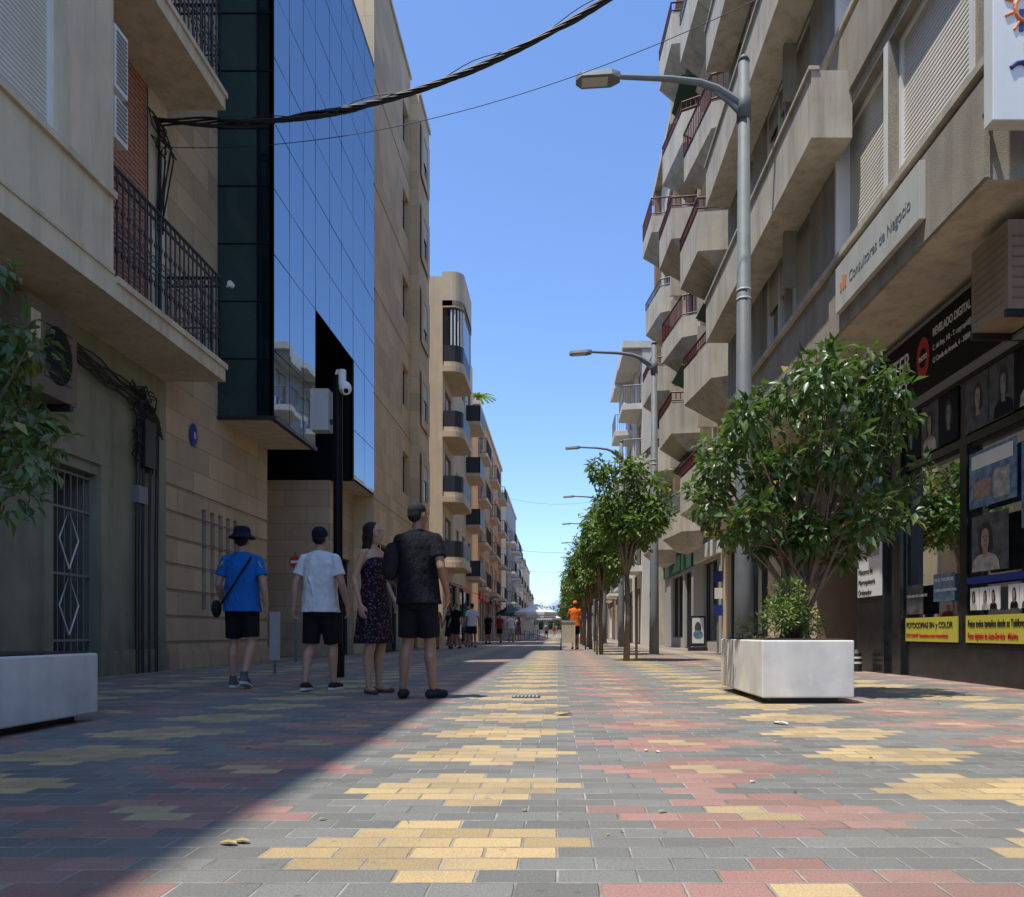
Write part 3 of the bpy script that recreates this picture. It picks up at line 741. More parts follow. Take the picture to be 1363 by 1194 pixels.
b.mesh([(-1.85,-.09,8.085),(-1.85,.09,8.085),(-2.2,.09,8.062),(-2.2,-.09,8.062)],[(0,1,2,3)],m_lens)
lamp=b.obj('street_lamp',smooth=False); lamp.location=(2.53,10.2,0)
me=lamp.data
for p in me.polygons: p.use_smooth = len(p.vertices)==4 and p.material_index in (0,1)
for k,y in enumerate((20.2,30.6,41.6,52,63,75)):
    o=bpy.data.objects.new('street_lamp',me); COL.objects.link(o); o.location=(2.6,y,0)

# ------------------------------------------------------------ planters
def planter(name,x0,x1,y0,y1,z1):
    P_=empty(name); b=B()
    b.prism([(x0,y0),(x1,y0),(x1,y1),(x0,y1)],.05,z1,m_plant)
    o=b.obj('tub',P_,bevel=.012)
    b=B(); b.box(x0+.1,x1-.1,y0+.1,y1-.1,0,.05,m_dark); b.box(x0+.05,x1-.05,y0+.05,y1-.05,z1,z1+.012,m_soil); b.obj('soil',P_)  # dark inset block stands in for feet and painted shadow under the tub
    return P_
planter('planter',1.72,2.5,6.32,7.9,.535)
planter('planter',-3.95,-3.16,3.55,5.17,.46)

# ------------------------------------------------------------ foliage
def leaves(centers,radii,n,size,m,name,parent,droop=.5,shell=.55,asp=.42):
    C=np.array(centers); R=np.array(radii); 
    if R.ndim==1: R=np.stack([R]*3,1)
    w=(R.prod(1))**(2/3); idx=rng.choice(len(C),n,p=w/w.sum())
    d=rng.normal(size=(n,3)); d/=np.linalg.norm(d,axis=1)[:,None]
    rad=(shell+(1-shell)*rng.random(n)**.6)*(1+.15*rng.normal(size=n))
    p=C[idx]+d*R[idx]*rad[:,None]
    ax=d*.7+rng.normal(size=(n,3))*.55; ax[:,2]-=droop; ax/=np.linalg.norm(ax,axis=1)[:,None]
    up=d*.4+rng.normal(size=(n,3))*.4; up[:,2]+=.8
    sd=np.cross(ax,up); sd/=np.linalg.norm(sd,axis=1)[:,None]+1e-6; nn=np.cross(sd,ax)
    L=(size*rng.uniform(.65,1.25,n))[:,None]; W=L*asp*.5
    p0=p; p1=p+ax*L*.45+sd*W+nn*W*.45; p2=p+ax*L-nn*L*.12; p3=p+ax*L*.45-sd*W+nn*W*.45; pm=p+ax*L*.5
    V=np.stack([p0,p1,p2,p3,pm],1).reshape(-1,3)
    k=np.arange(n)*5
    Fc=np.concatenate([np.stack([k,k+1,k+4],1),np.stack([k+1,k+2,k+4],1),np.stack([k+4,k+2,k+3],1),np.stack([k,k+4,k+3],1)])
    me=bpy.data.meshes.new(name); me.from_pydata(V.tolist(),[],Fc.tolist()); me.materials.append(m)
    me.polygons.foreach_set('use_smooth',[True]*len(Fc)); me.update()
    o=bpy.data.objects.new(name,me); COL.objects.link(o)
    if parent: o.parent=parent
    return o
def limbs(b,base,joints,targets,r0):
    for t in targets:
        j=random.choice(joints); mid=Vector(j).lerp(Vector(t),.5)+Vector([random.uniform(-.08,.08) for _ in range(3)])
        b.tube([base,j,mid,t],[r0,r0*.75,r0*.4,r0*.12],m_bark,6)

random.seed(21)
P_=empty('ficus_tree')
cl=[(2.68,2.95,.32),(3.0,2.75,.30),(2.36,2.80,.32),(2.04,2.66,.26),(1.72,2.48,.26),(1.48,2.15,.22),(1.48,1.80,.26),(1.85,1.6,.26),(2.1,2.05,.38),(2.54,2.30,.40),(2.95,2.3,.32),(3.12,1.92,.22),(2.75,1.68,.31),(2.35,1.5,.26),(2.66,1.4,.18),(1.95,1.38,.15),(3.24,2.55,.18),(1.34,1.95,.13),(2.85,3.14,.17),(2.5,3.12,.13),(3.32,2.05,.12),(2.1,2.95,.13),(1.65,1.45,.14),(3.1,3.0,.13),(1.5,2.4,.12),(3.15,1.65,.13)]
C=[];R=[]
for x,z,r in cl:
    for k in range(2):
        C.append((x+random.uniform(-.07,.07),7.1+random.uniform(-.6,.6)*(1-abs(x-2.3)*.5),z+random.uniform(-.06,.06))); R.append(r*random.uniform(.55,.85))
leaves(C,R,4700,.125,m_leaf,'crown',P_,.45,.4,.46)
b=B()
for k in range(4):
    bx=2.1+.05*k; limbs(b,(bx,7.0+.05*k,.52),[(2.15+.1*k,7.05,1.0),(2.2+.08*k,7.1,1.25)],[C[i] for i in range(k,len(C),4)],.028)
b.obj('trunk',P_,smooth=True)
P_=empty('flowering_shrub')
C=[(1.95+.16*k,6.75+random.uniform(-.2,.5),.66+random.uniform(-.04,.12)) for k in range(4)]+[(2.1,6.9,.85),(2.2,7.3,.8),(2.35,7.5,.65),(1.95,7.5,.62),(2.05,6.7,.95)]
leaves(C,[.17]*len(C),2600,.05,m_leafS,'foliage',P_,-.1,.3,.35)
b=B()
for k in range(16): b.ell((1.95+random.random()*.5,6.62+random.random()*.3,.72+random.random()*.3),.011,m_yel,6,4)
b.obj('flowers',P_)

random.seed(5)
P_=empty('ficus_tree'); C=[];R=[]
for k in range(24):
    a=random.uniform(0,6.28); rr=random.uniform(.15,.6)
    C.append((-3.98+rr*math.cos(a),4.5+rr*math.sin(a),random.uniform(1.8,2.75))); R.append(random.uniform(.16,.26))
C+= [(-3.24,4.6,2.35),(-3.20,4.5,1.88),(-3.12,4.4,1.60),(-3.42,4.5,2.78),(-3.05,4.5,1.75),(-3.25,4.5,1.42)]; R+=[.16,.16,.13,.15,.10,.12]
leaves(C,R,4600,.105,m_leaf,'crown',P_,.6,.4)
b=B(); limbs(b,(-3.7,4.4,.45),[(-3.7,4.4,1.2),(-3.7,4.5,1.35)],C,.03); b.obj('trunk',P_,smooth=True)

random.seed(8)
C=[];R=[]
for k in range(28):
    a=random.uniform(0,6.28); rr=random.uniform(.1,.82); z=random.uniform(2.3,3.75); f=1-abs(z-2.95)*.4
    C.append((rr*math.cos(a)*f,rr*math.sin(a)*f,z)); R.append(random.uniform(.18,.34))
tc=leaves(C,R,4000,.125,m_leafR,'crown',None,.45,.35,.5); tcm=tc.data; bpy.data.objects.remove(tc)
b=B(); b.tube([(0,0,0),(.03,0,.9),(0,.02,1.7)],[.055,.045,.04],m_bark,8)
for t in C[::2]:
    b.tube([(0,.02,1.6),(t[0]*.3,t[1]*.3,2.2),t],[.03,.02,.006],m_bark,5)
b.tube([(.16,.05,0),(.15,.04,1.6)],.022,m_bark,6)
tt=b.obj('trunk',smooth=True); ttm=tt.data; bpy.data.objects.remove(tt)
for k,(x,y,s) in enumerate([(1.45,15.8,1.05),(1.2,20.5,1.0),(1.35,23.5,1.0),(1.2,27,1.05),(1.25,31,1.0),(1.2,35,1.06),(1.25,39.5,1.1),(1.2,44,1.1),(1.2,49,1.1),(1.25,55,1.1),(1.25,61,1.15),(1.25,68,1.15),(1.25,76,1.2),(1.25,85,1.2)]):
    P_=empty('street_tree',(x,y,0),random.uniform(0,6.28),1); P_.scale=(s*1.16*random.uniform(.92,1.1),s*1.16,s*random.uniform(.94,1.05))
    for nm,mm in(('crown',tcm),('trunk',ttm)):
        o=bpy.data.objects.new(nm,mm); COL.objects.link(o); o.parent=P_

C=[];R=[]
for k in range(40): C.append((random.uniform(-13,6),random.uniform(190,204),random.uniform(2,6.5))); R.append(random.uniform(1.2,2.2))
leaves(C,R,9000,.5,m_leafF,'distant_trees',None,.3,.4,.6)
b=B(); b.box(-9,8,215,225,0,5,m_cream); 
b.prism([(-9.5,214),(8.5,214),(8.5,226),(-9.5,226)],5,6.2,m_orbrick,top=[(-7,219),(6,219),(6,221),(-7,221)])
for k in range(6): b.box(-8+2.7*k,-6.8+2.7*k,214.9,215,1.5,3.8,m_void)
b.box(-16,-7.8,206,212,0,13,m_white)
for i in range(4):
    for j in range(4): b.box(-15.5+2*i,-14.3+2*i,205.9,206,1.5+3*j,3+3*j,m_txtgrey)
b.obj('end_of_street_house')
b=B(); n=60
hx=[-900+30*k for k in range(n+1)]
hz=[34+14*math.sin(x*.011+1)+9*math.sin(x*.031)+26*math.exp(-((x-10)/60)**2)+random.uniform(-1.5,1.5) for x in hx]
for i in range(n):
    b.face([(hx[i],1500,-1),(hx[i+1],1500,-1),(hx[i+1],1620,hz[i+1]),(hx[i],1620,hz[i])],M('hazy_hills',(.28,.36,.48),1,.1,.01) if i==0 else b.mats[0])  # distance haze is painted into the hills' grey-blue base colour
    b.face([(hx[i],1620,hz[i]),(hx[i+1],1620,hz[i+1]),(hx[i+1],1800,-1),(hx[i],1800,-1)],b.mats[0])
b.obj('hills')
b=B(); b.tube([(-5.6,53,15.8),(-5.6,53,17.2)],.12,m_bark,8)
for k in range(18):
    a=k*.35; tt_=random.uniform(.8,1.1); pts=[(-5.6+ r*math.cos(a),53+r*math.sin(a),17.2+.5*r-.45*r*r*tt_) for r in(0,.3,.65,1.0,1.3)]
    for i in range(4):
        p,q=pts[i],pts[i+1]; w=.10
        b.face([(p[0]-w*math.sin(a),p[1]+w*math.cos(a),p[2]-.05),(p[0]+w*math.sin(a),p[1]-w*math.cos(a),p[2]-.05),(q[0]+w*math.sin(a),q[1]-w*math.cos(a),q[2]-.05),(q[0]-w*math.sin(a),q[1]+w*math.cos(a),q[2]-.05)],m_leafR)
b.obj('palm_tree')

# ------------------------------------------------------------ overhead cables
def wire(b,p0,p1,sag,r,n=40,ph=0,amp=0):
    p0=Vector(p0);p1=Vector(p1); pts=[]
    for i in range(n+1):
        t=i/n; p=p0.lerp(p1,t); p.z-=sag*4*t*(1-t)
        if amp: p.z+=amp*math.sin(t*38+ph); p.y+=amp*math.cos(t*38+ph)
        pts.append(p)
    b.tube(pts,r,m_cable,6)
b=B()
for k in range(7):
    wire(b,(XL+.08,11.5,8.38+.02*k),(3.6,11.0,12.1),1.2+.012*k,.015,70,k*.9,.034)
wire(b,(XL+.08,11.5,8.42),(3.6,11,12.12),1.17,.007,60,2,.05)
for k in range(8):
    pts=[(XL+.08,11.55+.05*math.sin(k),8.45)]+[(XL+.1+.05*i*(k%2),11.45+random.uniform(-.25,.28),8.4-.12*i+random.uniform(-.08,.08)) for i in range(5)]+[(XL+.05,11.5+.03*k,6.8)]
    b.tube(pts,.012,m_cable,5)
b.tube([(XL+.04,11.62,4.9),(XL+.04,11.62,8.5)],.02,m_cable,6)
b.obj('overhead_cable_bundle')
b=B()
wire(b,(XL,11.6,8.1),(3.95,9.0,9.0),.75,.005)
wire(b,(-5.2,60,7.5),(4.9,60,7.5),.5,.012); wire(b,(-5.2,66,6.2),(4.9,66,6.2),.3,.012); wire(b,(-5.2,45,9.4),(4.3,45,9.0),.9,.006)
b.obj('overhead_wire')

# ------------------------------------------------------------ CCTV pole
b=B(); x,y=-2.95,10.1
b.tube([(x,y,0),(x,y,4.05)],.062,m_black,14); b.tube([(x,y,0),(x,y,.35)],.085,m_black,14)
b.box(x-.34,x-.10,y-.1,y+.1,3.3,3.85,m_box); b.box(x-.12,x-.05,y-.03,y+.03,3.4,3.46,m_dark)
b.tube([(x,y,4.05),(x+.02,y,4.12)],.045,m_signw,10)
b.tube([(x,y,4.0),(x+.1,y-.05,4.0)],.025,m_signw,8)
b.ell((x+.12,y-.08,3.86),(.085,.085,.09),m_signw); b.tube([(x+.08,y-.08,3.9),(x+.08,y-.08,4.1)],.05,m_signw,10)
b.tube([(x+.1,y-.1,3.83),(x+.17,y-.22,3.78)],.045,m_signw,10); b.tube([(x+.17,y-.22,3.78),(x+.173,y-.226,3.777)],.032,m_black,10)
b.obj('surveillance_camera_pole')
b=B(); b.tube([(XB+.02,11.9,6.08),(XB+.12,11.88,6.1)],.015,m_signw,6); b.tube([(XB+.1,11.9,6.1),(XB+.14,11.75,6.06)],.045,m_signw,10); b.obj('security_camera')
b=B(); b.tube([(-4.1,10.9,0),(-4.1,10.9,.85)],.02,m_galv,8); b.box(-4.17,-4.03,10.88,10.92,.2,.9,m_box); b.obj('information_post')
P2=empty('no_entry_sign'); b=B(); b.tube([(-5.2,14.9,2.0),(-5.2,14.88,2.0)],.12,m_txtred,20); b.box(-5.28,-5.12,14.872,14.878,1.975,2.025,m_signw); b.tube([(-5.2,14.93,0),(-5.2,14.93,2.2)],.025,m_galv,8); b.obj('disc',P2)
P2=empty('advertising_stand'); b=B(); b.box(4.35,5.0-.15,24.6,24.7,.15,1.15,m_txtblack); b.box(4.41,4.79,24.59,24.6,.25,1.08,m_signw); b.box(4.3,4.9,24.5,24.8,0,.12,m_txtblack)
b.ell((4.6,24.585,.75),(.11,.004,.2),m_gp); b.ell((4.6,24.58,.55),(.16,.004,.13),m_gp2); b.obj('board',P2)
b=B(); b.tube([(4.62,11.6,0),(4.62,11.6,.28),(4.62,11.6,.34)],[.075,.07,.03],m_txtblack,14); b.tube([(4.62,11.6,.12),(4.62,11.6,.15)],.077,m_signw,14); b.tube([(4.62,11.6,.2),(4.62,11.6,.23)],.075,m_signw,14); b.obj('bollard')
b=B(); b.box(4.3,4.8,21.9,22.0,3.4,4.4,m_yel); b.box(4.3,4.8,21.88,21.9,3.5,3.75,m_signw); b.box(4.8,4.9,21.93,21.97,3.8,3.86,m_dark); b.obj('projecting_shop_sign')
b=B(); 
for k,(z,m) in enumerate(((2.1,m_blue),(1.6,m_signw),(1.1,m_blue))): b.box(4.65,4.88,22.2,22.24,z,z+.32,m)
b.tube([(4.75,22.27,0),(4.75,22.27,2.6)],.03,m_galv,8); b.obj('notice_signs')

def parasol(x,y,w,m):
    b=B(); n=8; b.tube([(x,y,0),(x,y,2.6)],.03,m_signw,6)
    r=[(x+w*math.cos(2*math.pi*k/n+.39),y+w*math.sin(2*math.pi*k/n+.39),2.1) for k in range(n)]
    for k in range(n):
        b.face([r[k],r[(k+1)%n],(x,y,2.75)],m); a,c=r[k],r[(k+1)%n]; b.face([a,c,(c[0],c[1],1.9),(a[0],a[1],1.9)],m)
    b.obj('parasol')
parasol(-1.6,56,1.7,m_signw); parasol(-1.9,66,1.9,m_signw); parasol(-1.3,78,1.9,m_signw); parasol(-3.6,58,1.2,m_green2)
b=B()
for k in range(5):
    x,y=-3.2+random.random()*1.5,60+k*4; b.tube([(x,y,0),(x,y,.72)],.03,m_dark,6); b.tube([(x,y,.72),(x,y,.75)],.35,m_signw,12)
    for s in(-.6,.6): b.box(x+s-.2,x+s+.2,y-.2,y+.2,.42,.46,m_dark); b.box(x+s*1.3-.02,x+s*1.3+.02,y-.2,y+.2,0,.85,m_dark)
b.obj('cafe_tables')
b=B()
for y in(31,39.5,52,57,64):
    b.face([(-5.2,y,3.0),(-5.2,y+3,3.0),(-3.9,y+3,2.5),(-3.9,y,2.5)],m_txtred if int(y)%2 else m_signw)
    b.face([(-3.9,y,2.5),(-3.9,y+3,2.5),(-3.9,y+3,2.3),(-3.9,y,2.3)],m_txtred if int(y)%2 else m_signw)
b.obj('shop_awnings')

b=B(); b.box(-.42,-.16,6.9,7.1,.002,.006,m_dark)
for k in range(7): b.box(-.41+.035*k,-.395+.035*k,6.91,7.09,.006,.009,m_box)
b.obj('drain_cover')
b=B(); random.seed(2)
m_dry=M('dry_leaf',(.40,.30,.11),.7,.25,30); m_paper=M('paper',(.7,.7,.68),.7,.05)
def leafl(x,y,s,m):
    a=random.uniform(0,6.28); ca,sa=math.cos(a),math.sin(a)
    P=[(-1,0,.0),(-.3,.4,.18),(.5,.35,.15),(1,0,.05),(.4,-.4,.2),(-.3,-.35,.1)]
    b.face([(x+s*(p[0]*ca-p[1]*sa),y+s*(p[0]*sa+p[1]*ca),.006+s*p[2]*1.2) for p in P],m)
for x,y,s,m in[(-.93,2.12,.032,m_dry),(-.9,2.14,.03,m_dry),(.05,5.45,.07,m_dry),(.02,5.5,.06,m_dry),(1.46,4.9,.06,m_paper),(1.44,4.95,.05,m_paper),(.45,3.8,.02,m_paper),(.5,3.75,.02,m_paper),(.78,3.0,.018,m_paper),(-.75,2.4,.016,m_dry),(.35,2.5,.02,m_dry),(1.5,3.6,.02,m_dry),(-1.6,3.9,.02,m_dry),(2.9,5.6,.03,m_dry),(3.2,6.3,.03,m_dry),(1.2,4.1,.02,m_dry)]: leafl(x,y,s,m)
for k in range(200): leafl(random.uniform(-3,4.5),random.uniform(2,14),random.uniform(.004,.013),random.choice([m_dry,m_txtgrey,m_dark]))
b.obj('fallen_leaves')

# ------------------------------------------------------------ PEOPLE
def clothM(name,col,pat=None):
    m,n,bb=base(name)
    tc=n.new('ShaderNodeTexCoord').outputs['Object']
    c=n.mix(n.mr(n.noise(tc,8,3),.3,.7),c4(col,.85),c4(col,1.15))
    if pat:
        vo=n.new('ShaderNodeTexVoronoi'); n.put(vo.inputs['Vector'],tc); vo.inputs['Scale'].default_value=pat[0]
        f=n.m('LESS_THAN',vo.outputs['Distance'],pat[1])
        c2=n.mix(vo.outputs['Color'],c4(pat[2]),c4(pat[3])); c=n.mix(f,c,c2)
    n.put(bb.inputs['Base Color'],c); bb.inputs['Roughness'].default_value=.9; bb.inputs['Specular IOR Level'].default_value=.2
    bp=n.new('ShaderNodeBump'); bp.inputs['Strength'].default_value=.9; bp.inputs['Distance'].default_value=.05
    n.put(bp.inputs['Height'],n.noise(n.scalev(tc,(1,1,.55)),9,3,.5)); n.put(bb.inputs['Normal'],bp.outputs[0])
    return m
m_skin=M('skin',(.46,.26,.17),.5,.08,12); m_skint=M('skin_tanned',(.34,.18,.115),.5,.08,12)
m_hair=M('hair_dark',(.018,.012,.009),.6,.3,60,.4,200,spec=.25); m_hairg=M('hair_grey',(.026,.024,.022),.7,.5,80,.4,200,spec=.2)
m_eye=M('eye_white',(.6,.6,.58),.3,0); m_iris=M('iris',(.03,.02,.015),.2,0); m_lip=M('lips',(.32,.09,.08),.5,0)
m_sole=M('shoe_sole',(.6,.6,.58),.7,.05); m_bag=clothM('bag_black',(.018,.018,.02))
def remesh(o,v,sm=6,f=.5):
    md=o.modifiers.new('remesh','REMESH'); md.mode='VOXEL'; md.voxel_size=v; md.use_smooth_shade=True
    ms=o.modifiers.new('smooth','SMOOTH'); ms.factor=f; ms.iterations=sm
    return o
def person(name,loc,yaw,H,legs,arms,o,hy=0,vox=.0075,female=False,lod=False):
    P_=empty(name,loc,yaw,H/1.725)
    sk=o['skin']; b=B(); R_=Matrix.Rotation(hy,3,'Z')
    def h(p):
        q=R_@Vector((p[0]*1.06,p[1]*1.06,1.6+(p[2]-1.6)*1.06-.042)); return (q.x,q.y,q.z)
    def hr(r): return tuple(a*1.06 for a in r)
    w=.90 if female else 1
    wa=.82 if female else 1
    for s,(kn,an,toe) in zip((-1,1),legs):
        hp=(s*.09,0,.88); th=[hp[i]*.55+kn[i]*.45 for i in range(3)]
        ca=(kn[0]*.70+an[0]*.30+s*.004,kn[1]*.70+an[1]*.30-.022,kn[2]*.70+an[2]*.30)
        lo=[an[i]*.72+ca[i]*.28 for i in range(3)]
        b.caps([hp,th,(kn[0],kn[1]-.004,kn[2]+.07),kn,ca,lo,an],[.082,.070,.055,.051,.055,.036,.033],sk)
        b.ell((kn[0],kn[1]+.022,kn[2]),(.034,.034,.045),sk,10,6)
        ft=Vector(toe)-Vector((an[0],an[1],0)); ft.z=0; ft.normalize()
        tz=toe[2]
        b.caps([(an[0]-ft.x*.03,an[1]-ft.y*.03,an[2]-.055),(an[0]+ft.x*.07,an[1]+ft.y*.07,(an[2]+tz)/2-.02),(an[0]+ft.x*.15,an[1]+ft.y*.15,tz-.004)],[.028,.030,.020],sk)
    tw=w if o.get('dress') else .82
    b.loft([(0,0,.82,.12*tw,.09*tw),(0,0,.9,.155*tw,.105*tw),(0,0,1.02,.145*tw,.095*tw),(0,0,1.1,.13*tw,.09*tw),(0,0,1.25,.15*tw,.105*tw),(0,-.005,1.36,.165*tw,.10*tw),(0,-.01,1.42,.125*tw,.08*tw),(0,-.01,1.46,.06,.05)],sk)
    b.caps([(0,-.015,1.42),(0,.0,1.54)],[.053 if not female else .046,.050 if not female else .042],sk)
    if female: b.caps([(-.13,-.005,1.395),(-.04,-.01,1.44),(.04,-.01,1.44),(.13,-.005,1.395)],[.035,.04,.04,.035],sk)
    for s,(el,wr,hd) in zip((-1,1),arms):
        sh=Vector((s*.168*w,-.005,1.395)); el=Vector(el); wr=Vector(wr); fa=el.lerp(wr,.28)
        b.caps([sh,sh.lerp(el,.3),sh.lerp(el,.6),el,fa,el.lerp(wr,.7),wr],[.052*wa,.048*wa,.043*wa,.037*wa,.041*wa,.031*wa,.025*w],sk)
        d=Vector(hd).normalized()
        inn=Vector((-s,0,0)); inn=(inn-d*inn.dot(d)).normalized(); fw=d.cross(inn).normalized()
        if fw.y<0: fw=-fw
        pc=wr+d*.045
        rot=Matrix((fw,inn,d)).transposed()
        b.ell(pc,(.040,.018,.054),sk,12,8,rot)
        if not lod:
            for k,(off,ln) in enumerate(((.028,.074),(.0095,.082),(-.0095,.076),(-.027,.060))):
                p=wr+d*.082+fw*off; p2=p+(d*.9+inn*.25)*ln*.5; p3=p2+(d*.7+inn*.75)*ln*.5
                b.caps([p-d*.02,p,p2,p3],[.0095,.0095,.009,.0075],sk,8)
            t0=wr+d*.03+fw*.028; b.caps([t0,t0+fw*.022+d*.025+inn*.012,t0+fw*.026+d*.055+inn*.022],[.012,.011,.009],sk,8)
    b.ell(h((0,-.008,1.667)),hr((.070,.088,.084)),sk,18,12,R_); b.ell(h((0,.024,1.602)),hr((.053,.060,.070)),sk,16,10,R_)
    for s in(-1,1): b.ell(h((s*.036,.054,1.622)),(.024,.022,.026),sk,10,6,R_)
    b.caps([h((0,.082,1.650)),h((0,.097,1.624))],[.008,.0125],sk,8)
    for s in(-1,1): b.ell(h((s*.072,-.008,1.635)),(.009,.020,.032),sk,8,6,R_)
    b.caps([h((-.033,.072,1.672)),h((.033,.072,1.672))],[.013,.013],sk,8)
    b.ell(h((0,.064,1.553)),(.025,.022,.018),sk,10,6,R_)
    remesh(b.obj('body',P_),vox,3,.4)
    if not lod:
        b=B()
        for s in(-1,1): b.ell(h((s*.029,.074,1.65)),(.0135,.008,.007),m_eye,10,6,R_); b.ell(h((s*.029,.080,1.65)),(.006,.004,.006),m_iris,8,6,R_); b.ell(h((s*.030,.080,1.674)),(.018,.005,.003),o['hair'],8,6,R_)
        b.ell(h((0,.080,1.587)),(.022,.006,.006),m_lip,10,6,R_); b.obj('face_details',P_,smooth=True)
    b=B()
    if o.get('long'):
        b.ell(h((0,-.024,1.678)),hr((.080,.092,.082)),o['hair'],18,12,R_)
        b.ell(h((0,-.055,1.60)),(.086,.062,.10),o['hair'],14,10,R_); b.ell(h((-.01,-.075,1.49)),(.085,.048,.11),o['hair'],14,10,R_); b.ell(h((.03,-.08,1.42)),(.045,.035,.08),o['hair'],14,10,R_)
        for s in(-1,1): b.ell(h((s*.070,-.004,1.60)),(.020,.044,.085),o['hair'],10,8,R_); b.ell(h((s*.078,-.02,1.50)),(.028,.040,.08),o['hair'],10,8,R_)
        remesh(b.obj('hair',P_),.010,3)
    else:
        b.ell(h((0,-.016,1.684)),hr((.073,.084,.073)),o['hair'],18,12,R_); b.ell(h((0,-.042,1.650)),hr((.067,.053,.066)),o['hair'],16,12,R_)
        remesh(b.obj('hair',P_),.008 if not lod else .02,2)
    if o.get('hat')=='bucket':
        b=B(); z=-.036
        b.loft([(0,-.01,1.69+z,.094,.108),(0,-.01,1.78+z,.082,.096),(0,-.01,1.80+z,.055,.065)],o['hatm'])
        b.loft([(0,-.01,1.664+z,.138,.155),(0,-.01,1.674+z,.138,.155),(0,-.01,1.712+z,.094,.108)],o['hatm'])
        remesh(b.obj('bucket_hat',P_),.007,2)
    if o.get('hat')=='cap':
        b=B(); b.ell(h((0,-.010,1.700)),hr((.078,.094,.071)),o['hatm'],18,12,R_); b.ell(h((0,-.03,1.675)),hr((.075,.077,.035)),o['hatm'],18,12,R_)
        b.ell(h((0,.11,1.70)),(.062,.07,.009),o['hatm'],14,8,R_); remesh(b.obj('cap',P_),.008,2)
    b=B(); tm=o['top']
    if o.get('dress'):
        hem=.50
        b.loft([(.0,0,hem,.205,.175),(.0,0,.62,.195,.16),(0,0,.85,.172,.132),(0,0,.95,.164,.122),(0,0,1.08,.132,.100),(0,.005,1.2,.145,.115),(0,.012,1.27,.150,.125),(0,0,1.34,.140,.104),(0,0,1.365,.11,.085)],tm,36)
        for s in(-1,1): b.caps([(s*.085,.07,1.33),(s*.085,.0,1.452),(s*.085,-.075,1.33)],[.014,.014,.014],tm)
        for k in range(14):
            a=2*math.pi*k/14+.2; b.tube([(.15*math.cos(a),.12*math.sin(a),.9),(.198*math.cos(a),.168*math.sin(a),.51)],[.008,.022],tm,8)
        remesh(b.obj('dress',P_),.009,3)
    else:
        hz=.83; belly=o.get('belly',0)
        b.loft([(.004,belly*.5,hz,.200,.146+belly),(0,belly*.5,.88,.192,.138+belly),(-.003,belly*.5,.95,.187,.132+belly),(0,belly*.5,1.08,.172,.122+belly),(0,0,1.22,.172,.122+belly*.5),(0,-.005,1.33,.180,.116),(0,-.01,1.39,.160,.098),(0,-.012,1.425,.115,.08),(0,-.012,1.455,.068,.064),(0,-.01,1.48,.061,.059)],tm)
        for s in(-1,1):
            b.ell((s*.08,-.082,1.30),(.055,.033,.07),tm); b.caps([(s*.05,-.01,1.435),(s*.150,-.005,1.392)],[.048,.058],tm)
        rr=random.Random(int(loc[0]*10))
        for k in range(9 if not lod else 0):
            a=rr.uniform(0,6.28); z=rr.uniform(.87,1.15); rx,ry=.182,.130+belly; d=rr.uniform(-.25,.25)
            b.tube([(rx*math.cos(a),belly*.5+ry*math.sin(a),z),(rx*math.cos(a+d*.5),belly*.5+ry*math.sin(a+d*.5),z+.06),(rx*.95*math.cos(a+d),belly*.5+ry*.95*math.sin(a+d),z+.13)],[.004,.012,.004],tm,8)
        for s,(el,wr,hd) in zip((-1,1),arms):
            sh=Vector((s*.164,-.005,1.388)); el=Vector(el); q=sh.lerp(el,.66); b.caps([sh,sh.lerp(el,.3)],[.063,.062],tm); b.tube([sh.lerp(el,.25),q],[.062,.067],tm,14)
        remesh(b.obj('shirt',P_),.008 if not lod else .02,2,.4)
        b=B(); 
        b.loft([(0,0,.78,.15,.11),(0,0,.88,.162,.118+belly*.3),(0,0,.98,.155,.108)],o['bot'])
        for s,(kn,an,toe) in zip((-1,1),legs):
            hp=Vector((s*.083,0,.84)); kn=Vector(kn); q=hp.lerp(kn,o.get('short',.82))
            b.ell(hp,.094,o['bot']); b.tube([hp,hp.lerp(kn,.4),q],[.098,.093,.090],o['bot'],16)
        remesh(b.obj('shorts',P_),.010 if not lod else .02,3,.4)
    b=B()
    for s,(kn,an,toe) in zip((-1,1),legs):
        ft=Vector(toe)-Vector((an[0],an[1],0)); ft.z=0; ft.normalize(); a=Vector(an); tz=toe[2]; hz=a.z-.052
        if o.get('flat'): b.caps([(a.x-ft.x*.035,a.y-ft.y*.035,hz-.012),(a.x+ft.x*.06,a.y+ft.y*.06,(hz+tz)/2-.014),(a.x+ft.x*.155,a.y+ft.y*.155,tz-.006)],[.033,.030,.026],o['shoe'])
        else:
            b.caps([(a.x-ft.x*.035,a.y-ft.y*.035,hz),(a.x+ft.x*.02,a.y+ft.y*.02,hz+.006),(a.x+ft.x*.08,a.y+ft.y*.08,(hz+tz)/2+.004),(a.x+ft.x*.145,a.y+ft.y*.145,tz+.006)],[.043,.044,.042,.034],o['shoe'])
        if o.get('sock'): b.tube([(a.x,a.y,a.z-.03),(a.x,a.y,a.z+.035)],.040,o['shoe'],12)
    remesh(b.obj('shoes',P_),.009 if not lod else .02,2,.4)
